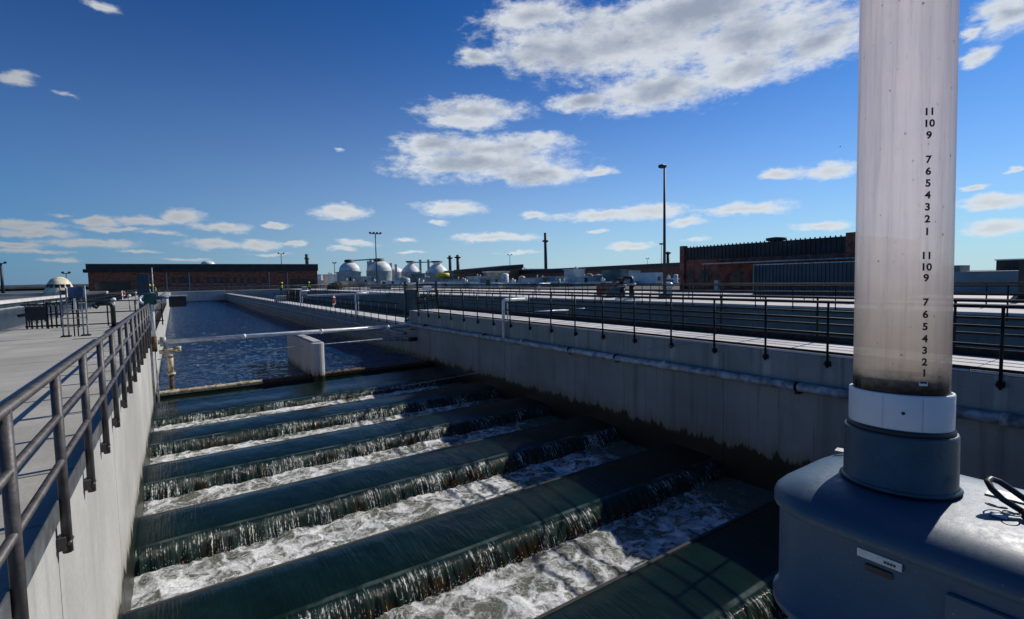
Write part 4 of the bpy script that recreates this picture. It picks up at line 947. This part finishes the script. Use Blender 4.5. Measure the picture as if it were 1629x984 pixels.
for i, (px, Y, s) in enumerate(((536, 120, 1.0), (528, 122, .8))):
    q = at(px, 450, 1, Y); t = thing('bush', ['dark rounded bush by the cream shed', 'smaller dark bush left of the larger one'][i], 'bush', (q.x, Y, 0), 0, 'bushes by the cream shed')
    b = MB()
    for k in range(420):
        v = Vector((random.gauss(0, 1), random.gauss(0, 1), random.gauss(0, 1))).normalized()*random.uniform(.5, 1)*1.6*s; v.z = abs(v.z)*1.1+.1
        u = Vector((random.gauss(0, 1), random.gauss(0, 1), random.gauss(0, 1))).normalized()*.2; w_ = u.orthogonal().normalized()*.16
        b.add([v-u, v+w_, v+u, v-w_], [(0, 1, 2, 3)])
    m_ = M.get('leaf') or mat('leaf_green', col=(.05, .06, .025), rough=.8, var=.4, vs=2.); M['leaf'] = m_
    b.build('crown', m_, t); b = MB(); b.tube([(0, 0, 0), (0, 0, 1.2)], .12, 6); b.build('trunk', 'rust', t)

# right brick building (facade along Y at X = 48)
def brick_right():
    X = 48.; za = at(1085, 393, 0, X).z; yl = at(1085, 430, 0, X).y; yr = at(1363, 400, 0, X).y
    zr = at(1085, 414, 0, X).z
    t = thing('brick_building', 'brick building with tall dark ribbed roof band behind the corrugated fence', 'building', (X, 0, 0))
    y1, y0 = yl, yr-.1
    b = MB(); b.box(0, 14, y0, y1, -.2, zr); b.build('wall', 'brick', t)
    b = MB(); b.box(-.12, 14, y0, y1-.5, zr, za-.1); b.build('roof', 'roofd', t)
    b = MB(); b.box(-.3, .3, y1-.5, y1+.1, -.2, za+.12); b.build('corner_pier', 'brick', t)
    b = MB(); b.box(-.3, .3, yr, yr+.75, zr, za+.18); b.build('corner_pier', 'brick', t)
    rb = MB(); rb.box(-.19, -.12, -.05, .05, zr+.05, za+.02); r0 = None; y = y1-.8
    while y > y0:
        if r0 is None: r0 = rb.build('rib', 'roofd', t, (0, y, 0))
        else: inst(r0, t, (0, y, 0))
        y -= .42
    for ya, yb, z0, z1, m, nm in ((y1-1.6, y1-.9, .4, 2.3, 'glassd', 'window'), (y1-3.4, y1-2.6, .4, 2.3, 'glassd', 'window'), (yr+8.0, yr+9.2, 0., 2.1, 'black', 'door'), (yr+10.4, yr+11.2, .3, 2.2, 'glassd', 'window'), (yr+6., yr+6.8, .3, 2.2, 'glassd', 'window')):
        b = MB(); b.box(-.04, .02, ya, yb, z0, z1); b.build(nm, m, t)
    b = MB(); b.box(-.35, .02, yr+8.4, yr+8.9, 1.2, 1.5); b.build('wall_lamp', 'whiteb', t)
    b = MB(); b.box(-2.6, 0, yr-3, y1-4.4, zr-.62, zr-.5); aw = b.build('awning', 'galv', t)
    for yy in (y1-4.6, yr+6.9): b = MB(); b.box(-2.5, -2.4, yy-.05, yy+.05, 0, zr-.62); b.build('awning_post', 'black', aw)
    for (px, hpx, wd) in ((1233, 378, .9), (1186, 388, .4), (1355, 372, .5)):
        q = at(px, hpx, 0, X+.6); b = MB(); b.lathe([(0, q.z+.1), (wd, q.z), (wd, q.z-.25), (wd*.6, q.z-.3), (wd*.6, za-.2)], (.8, q.y, 0), 12); b.build('roof_vent', 'roofd', t)
brick_right()
def corrugated():
    X = 40.; ya = at(1200, 440, 0, X).y; yb = at(1440, 440, 0, X).y; z1 = at(1200, 422, 0, X).z; z2 = at(1363, 416, 0, X).z; zt = (z1+z2)/2
    t = thing('corrugated_fence', 'blue grey corrugated steel screen in front of the brick building', 'fence', (X, 0, 0))
    n = int((ya-yb)/.28); b0 = None
    sec = MB(); sec.add([(0, 0, -.05), (0, -.10, -.05), (.07, -.14, -.05), (.07, -.24, -.05), (0, -.28, -.05), (0, 0, zt), (0, -.10, zt), (.07, -.14, zt), (.07, -.24, zt), (0, -.28, zt)], [(i, i+1, i+6, i+5) for i in range(4)])
    for k in range(n):
        if b0 is None: b0 = sec.build('sheet', 'corr', t, (0, ya, 0))
        else: inst(b0, t, (0, ya-k*.28, 0))
    b = MB(); b.box(-.05, .14, yb, ya+.05, zt, zt+.08); b.build('top_rail', 'galv', t)
    b = MB(); b.box(-.06, .1, ya, ya+.10, -.05, zt+.1); b.build('end_post', 'greenb', t)
    b = MB(); b.box(.08, 4, yb, ya+.05, 0, zt-.02); b.build('shed_body', 'roofd', t)
corrugated()
q1 = at(1520, 435, 0, 53); q2 = at(1632, 436, 0, 53)
t = thing('low_shed', 'long blue grey low shed seen right of the gauge tube', 'shed', (53, 0, 0))
b = MB(); b.box(0, 6, 3, 15.5, -.1, 1.48); b.build('wall', 'greyb', t); b = MB(); b.box(-.1, 6.1, 2.9, 15.6, 1.48, 1.58); b.build('roof', 'greyb', t)
b = MB(); b.box(.5, 3, 13.0, 14.2, 1.58, 2.1); b.build('roof_unit', 'greenb', t)
t = thing('canopy_building', 'dark flat roofed canopy at the right edge behind the rails', 'building', (0, 0, 0))
q = at(1585, 414, 0, 60); q2 = at(1585, 431, 0, 60)
b = MB(); b.box(60, 70, -2, q.y, q2.z, q.z); b.build('roof', 'roofd', t); b = MB(); b.box(59.9, 70.1, -2.1, q.y+.1, q.z, q.z+.1); b.build('parapet', 'whiteb', t)
for k in range(4): b = MB(); b.box(62, 62.3, q.y-1.2-k*2.2, q.y-.9-k*2.2, 0, q2.z); b.build('column', 'black', t)
for k in range(3): b = MB(); b.box(63, 64, q.y-2.6-k*2, q.y-1.2-k*2, .4, 1.6); b.build('stacked_crate', 'greyb' if k % 2 else 'blueb', t)
q = at(1626, 440, 0, 36.5); t = thing('light_column', 'black steel column with a flared foot at the right edge of the view', 'column', (36.5, q.y, 0))
b = MB(); b.box(-.12, .12, -.12, .12, 0, 2.1); b.build('shaft', 'black', t); b = MB(); b.lathe([(.15, .5), (.5, .0)], (0, 0, 0), 4); b.build('foot', 'black', t)
# pumps between far walkways
def pump(x, y, label, s=1., m='black'):
    t = thing('pump', label, 'pump', (x, y, 0), 0, 'pumps on the far walkways')
    b = MB(); b.tube([(0, 0, -.3), (0, 0, .9*s)], .16*s, 12); b.build('body', m, t)
    b = MB(); b.tube([(0, 0, .9*s), (0, .0, 1.3*s), (.0, .5*s, 1.35*s), (0, 1.2*s, .8*s)], .12*s, 10); b.build('elbow', m, t)
    b = MB(); b.tube([(0, 0, .85*s), (0, 0, 1.0*s)], .26*s, 12); b.build('flange', 'greyb', t)
    b = MB(); b.box(-.35*s, .35*s, -.35*s, .35*s, -.05, .12); b.build('base', 'wpaint', t)
pump(27.6, 25.9, 'black pump with bent outlet on the pale walkway, left of the pair', 1.1)
pump(27.6, 25.0, 'black pump with bent outlet on the pale walkway, right of the pair', 1.2)
q = thing('blue_cabinet', 'small blue grey cabinet standing on the far walkway by the pumps', 'cabinet', (30.0, 28.9, 0)); b = MB(); b.box(-.6, .6, -.5, .5, 0, 1.2, .03); b.build('body', 'corr', q); b = MB(); b.box(-.65, .65, -.55, .55, 1.2, 1.25); b.build('lid', 'greyb', q)
q = thing('red_box', 'low red equipment box behind the far walkway rail', 'box', (34.6, 34.3, 0)); b = MB(); b.box(-1., 1., -.6, .6, 0, .9, .03); b.build('body', 'red', q); b = MB(); b.box(-1.05, 1.05, -.65, .65, .9, .96); b.build('lid', 'greyb', q)
q = thing('white_tank', 'small bright white horizontal tank by the pumps', 'tank', (31.6, 24.6, 0)); b = MB(); b.tube([(0, -.1, .9), (0, .1, .92), (0, .8, .95)], [.1, .28, .28], 14); b.build('vessel', 'wpaint', q); b = MB(); b.box(-.2, .2, .1, .6, 0, .7); b.build('saddle', 'greyb', q)
q = thing('bollard', 'pale square post by the brick building door', 'post', (44.5, 29.2, 0)); b = MB(); b.box(-.2, .2, -.2, .2, 0, 1.1); b.build('post', 'greyb', q); b = MB(); b.box(-.22, .22, -.22, .22, 1.1, 1.14); b.build('cap', 'galv', q)
# bird
q = at(1337, 233, 1, 60); t = thing('bird', 'tiny dark bird gliding left of the gauge tube', 'bird', tuple(q), .6)
b = MB(); b.tube([(0, -.25, 0), (0, -.1, 0), (0, .15, 0), (0, .3, 0)], [.01, .06, .06, .01], 6); b.build('body', 'black', t)
for s in (-1, 1):
    b = MB(); b.add([(0, .1, .02), (s*.3, .05, .1), (s*.6, -.08, .02), (s*.3, -.06, .09), (0, -.08, .02)], [(0, 1, 3, 4), (1, 2, 3)]); b.build('wing', 'black', t)

# ------------------------------------------------------------------ gauge box with clear tube
BZ = 1.20
gb = thing('gauge_box', 'blue grey fibreglass gauge box with rounded lid in the right foreground', 'meter box', (0, 0, 0))
def rrect(x0, x1, y0, y1, r, n=8):
    pts = []
    for cx, cy, a0 in ((x1-r, y1-r, 0), (x0+r, y1-r, pi/2), (x0+r, y0+r, pi), (x1-r, y0+r, 3*pi/2)):
        for k in range(n+1): a = a0+pi/2*k/n; pts.append((cx+r*cos(a), cy+r*sin(a)))
    return pts
BX0, BX1, BY0, BY1 = 1.09, 1.56, -.55, .63
def loft(rings, m, name, parent, capb=True, capt=True):
    b = MB(); vs = []; n = None
    for ins, z in rings:
        pts = rrect(BX0+ins, BX1-ins, BY0+ins, BY1-ins, max(.02, .15-ins)); n = len(pts); vs += [(x, y, z) for x, y in pts]
    b.add(vs, [(k*n+i, k*n+(i+1) % n, (k+1)*n+(i+1) % n, (k+1)*n+i) for k in range(len(rings)-1) for i in range(n)], True)
    if capt: b.add(vs[-n:], [tuple(range(n))], False)
    if capb: b.add(vs[:n], [tuple(range(n))[::-1]], False)
    return b.build(name, m, parent)
loft([(.02, .89), (.0, .90), (.0, .915), (.012, .92), (.012, 1.135)], 'frp', 'body', gb, True, True)
loft([(.010, 1.134), (.0, 1.136), (.0, 1.15), (.003, 1.160), (.014, 1.172), (.035, 1.185), (.065, 1.194), (.10, 1.199), (.13, 1.2)], 'frp', 'lid', gb)
b = MB(); b.box(BX0+.004, BX0+.015, -.02, .27, .98, 1.105, .003); b.build('side_panel', 'frp', gb)
b = MB(); b.tube([(1.17, .54, -.02), (1.17, .54, .94)], .03, 14); b.build('leg', 'galv', gb)
b = MB(); b.tube([(1.38, -.3, -.02), (1.38, -.3, .98)], .035, 14); b.build('leg', 'galv', gb)
def flatbox(cx, cy, cz, sx, sy, sz, rz, m, name, parent):
    b = MB(); b.box(-sx/2, sx/2, -sy/2, sy/2, -sz/2, sz/2, min(sz, .0015)*.4); o = b.build(name, m, parent, (cx, cy, cz)); o.rotation_euler = (0, 0, rz); return o
# name plate on the side
npl = MB(); npl.box(-.003, 0, -.037, .037, -.0085, .0085, .001); o = npl.build('nameplate', 'plate', gb, (BX0+.0125, .372, 1.115))
for k in range(4): b = MB(); b.box(-.0045, -.003, -.012-k*.005, -.0085-k*.005, -.003, .001); b.build('print', 'ink', o)
b = MB(); b.box(-.004, -.003, -.040, -.037, -.004, .004); b.build('print', 'ink', o)
# recess handle below plate
b = MB(); b.box(BX0+.009, BX0+.016, .35, .395, 1.083, 1.099, .003); b.build('latch_recess', 'black', gb)
flatbox(1.405, .235, BZ+.002, .045, .10, .003, .05, 'label', 'sticker', gb)
flatbox(1.44, .575, BZ-.0, .03, .03, .003, .2, 'label', 'sticker', gb)
# tube assembly
A0 = Vector((1.322, .415, BZ)); A1 = Vector((1.379, .443, 2.36)); dirt = (A1-A0).normalized()
ta = thing('level_gauge', 'upright clouded clear pipe gauge with two columns of black numerals', 'gauge tube', tuple(A0))
ta.rotation_euler = dirt.to_track_quat('Z', 'Y').to_euler()
qi = ta.rotation_euler.to_matrix().inverted()
b = MB(); b.lathe([(.0925, .12), (.101, .122), (.1025, .118), (.1025, .006), (.106, .0)], (0, 0, 0), 64); b.build('grey_socket', 'pvcg', ta)
b = MB(); b.lathe([(.088, .10), (.094, .115), (.0945, .205), (.0935, .208), (.0878, .208), (.0878, .19)], (0, 0, 0), 64); cw = b.build('white_coupling', 'pvcw', ta)
b = MB(); b.lathe([(.0952, .118), (.0975, .122), (.0975, .129), (.0952, .133)], (0, 0, 0), 64); b.build('seal_ring', 'ink', ta)
b = MB(); b.lathe([(.0868, .16), (.0868, 1.5)], (0, 0, 0), 72); tb = b.build('clear_pipe', 'tube', ta)
b = MB(); b.lathe([(0, .235), (.02, .236), (.07, .232), (.083, .24), (.083, .16)], (0, 0, 0), 32); b.build('silt', 'rust', ta)
# heading from tube towards the camera
vc = qi @ (EYE-(A0+Vector((0, 0, .5)))); a_cam = atan2(vc.y, vc.x)
def wrap_text(txt, zc, size, a_mid, R):
    cu = bpy.data.curves.new('numeral', 'FONT'); cu.body = txt; cu.size = size; cu.align_x = 'CENTER'; cu.align_y = 'CENTER'; cu.offset = size*.035; cu.resolution_u = 6
    o = bpy.data.objects.new('tmp', cu); COL.objects.link(o); dg = bpy.context.evaluated_depsgraph_get()
    me = bpy.data.meshes.new_from_object(o.evaluated_get(dg)); COL.objects.unlink(o); bpy.data.objects.remove(o)
    bm = bmesh.new(); bm.from_mesh(me); bmesh.ops.triangulate(bm, faces=bm.faces)
    for v in bm.verts:
        a = a_mid + v.co.x/R; v.co = (R*cos(a), R*sin(a), zc+v.co.y)
    bm.to_mesh(me); bm.free(); me.materials.clear(); me.materials.append(M['ink'])
    q = bpy.data.objects.new('numeral', me); COL.objects.link(q); q.parent = ta; return q
def ztube(py):      # height up the tube axis that shows at picture row py
    d = ray(1478, py); n_ = Vector((FW.x, FW.y, 0)).normalized()
    c = A0 + dirt*.5 + Vector((-n_.x, -n_.y, 0))*.07
    t_ = (c-EYE).dot(n_)/d.dot(n_); return ((EYE+d*t_)-A0).dot(dirt)
NUM = [('11', 178), ('10', 197), ('9', 216), ('7', 255), ('6', 274), ('5', 293), ('4', 312), ('3', 331), ('2', 350), ('1', 370), ('11', 408), ('10', 426), ('9', 443), ('7', 481), ('6', 500), ('5', 519), ('4', 538), ('3', 556), ('2', 574), ('1', 591)]
for s_, py in NUM: wrap_text(s_, ztube(py), .0205, a_cam+.47, .0874)
# small pale rectangle with dark mouth near bottom numeral
b = MB(); zz = ztube(606)
b.lathe([(.0873, zz-.006), (.0885, zz-.005), (.0885, zz+.003), (.0873, zz+.004)], (0, 0, 0), 5, a_cam+.36, a_cam+.54); b.build('moulded_tab', 'pvcw', ta)
b = MB(); b.lathe([(.0888, zz-.001), (.0888, zz+.003)], (0, 0, 0), 5, a_cam+.38, a_cam+.52); b.build('tab_slot', 'ink', ta)
# seams + drilled hole on white coupling
for da in (-.30, .42):
    b = MB(); b.lathe([(.0949, .128 if da < 0 else .125), (.0949, .202)], (0, 0, 0), 2, a_cam+da-.006, a_cam+da+.006); b.build('seam', 'plate', cw)
b = MB(); b.lathe([(0, 0), (.0035, 0)], (0, 0, 0), 10); o = b.build('screw_hole', 'ink', cw, (.0953*cos(a_cam+.07), .0953*sin(a_cam+.07), .170)); o.rotation_euler = (0, pi/2, 0); 
o.rotation_mode = 'QUATERNION'; o.rotation_quaternion = Vector((cos(a_cam+.07), sin(a_cam+.07), 0)).to_track_quat('Z', 'Y')
# silicone bead
b = MB(); b.lathe([(.106, .0), (.110, .004), (.104, .009)], (0, 0, 0), 48); b.build('bead', 'pvcg', ta)
# padlock and hasp
PS = .55
pk = thing('padlock', 'black padlock with a long shackle and loose wire ring on the gauge box lid', 'padlock', (at(1612, 806, 2, BZ+.01).x, at(1612, 806, 2, BZ+.01).y, BZ))
b = MB(); pts = [(-.055, 0, .016), (-.035, .05, .02), (-.005, .075, .026), (.03, .07, .03), (.05, .04, .028), (.05, -.01, .02)]
b.tube([( -.03, -.03, .02), (-.042, .02, .05), (-.036, .05, .075), (-.015, .066, .092), (.012, .062, .096), (.034, .045, .086), (.048, .01, .06), (.05, -.05, .02)], .0105, 12); b.build('shackle', 'black', pk)
b = MB(); b.box(-.06, .05, -.09, -.03, .0, .035, .008); b.build('lock_body', 'black', pk)
b = MB(); b.tube([(.055*cos(a)*.55-.045, .055*sin(a)*.5+.035, .008+.02*abs(sin(a/2))) for a in [2*pi*k/20 for k in range(21)]], .0028, 6, False); b.build('wire_ring', 'steel', pk)
b = MB(); b.tube([(.03*cos(a)-.075, .022*sin(a)-.01, .012+.012*abs(sin(a/2))) for a in [2*pi*k/18 for k in range(19)]], .0025, 6, False); b.build('wire_ring', 'steel', pk)
flatbox(-.085, .02, .004, .024, .046, .006, .06, 'label', 'tag_plate', pk)
pk.scale = (PS, PS, PS)
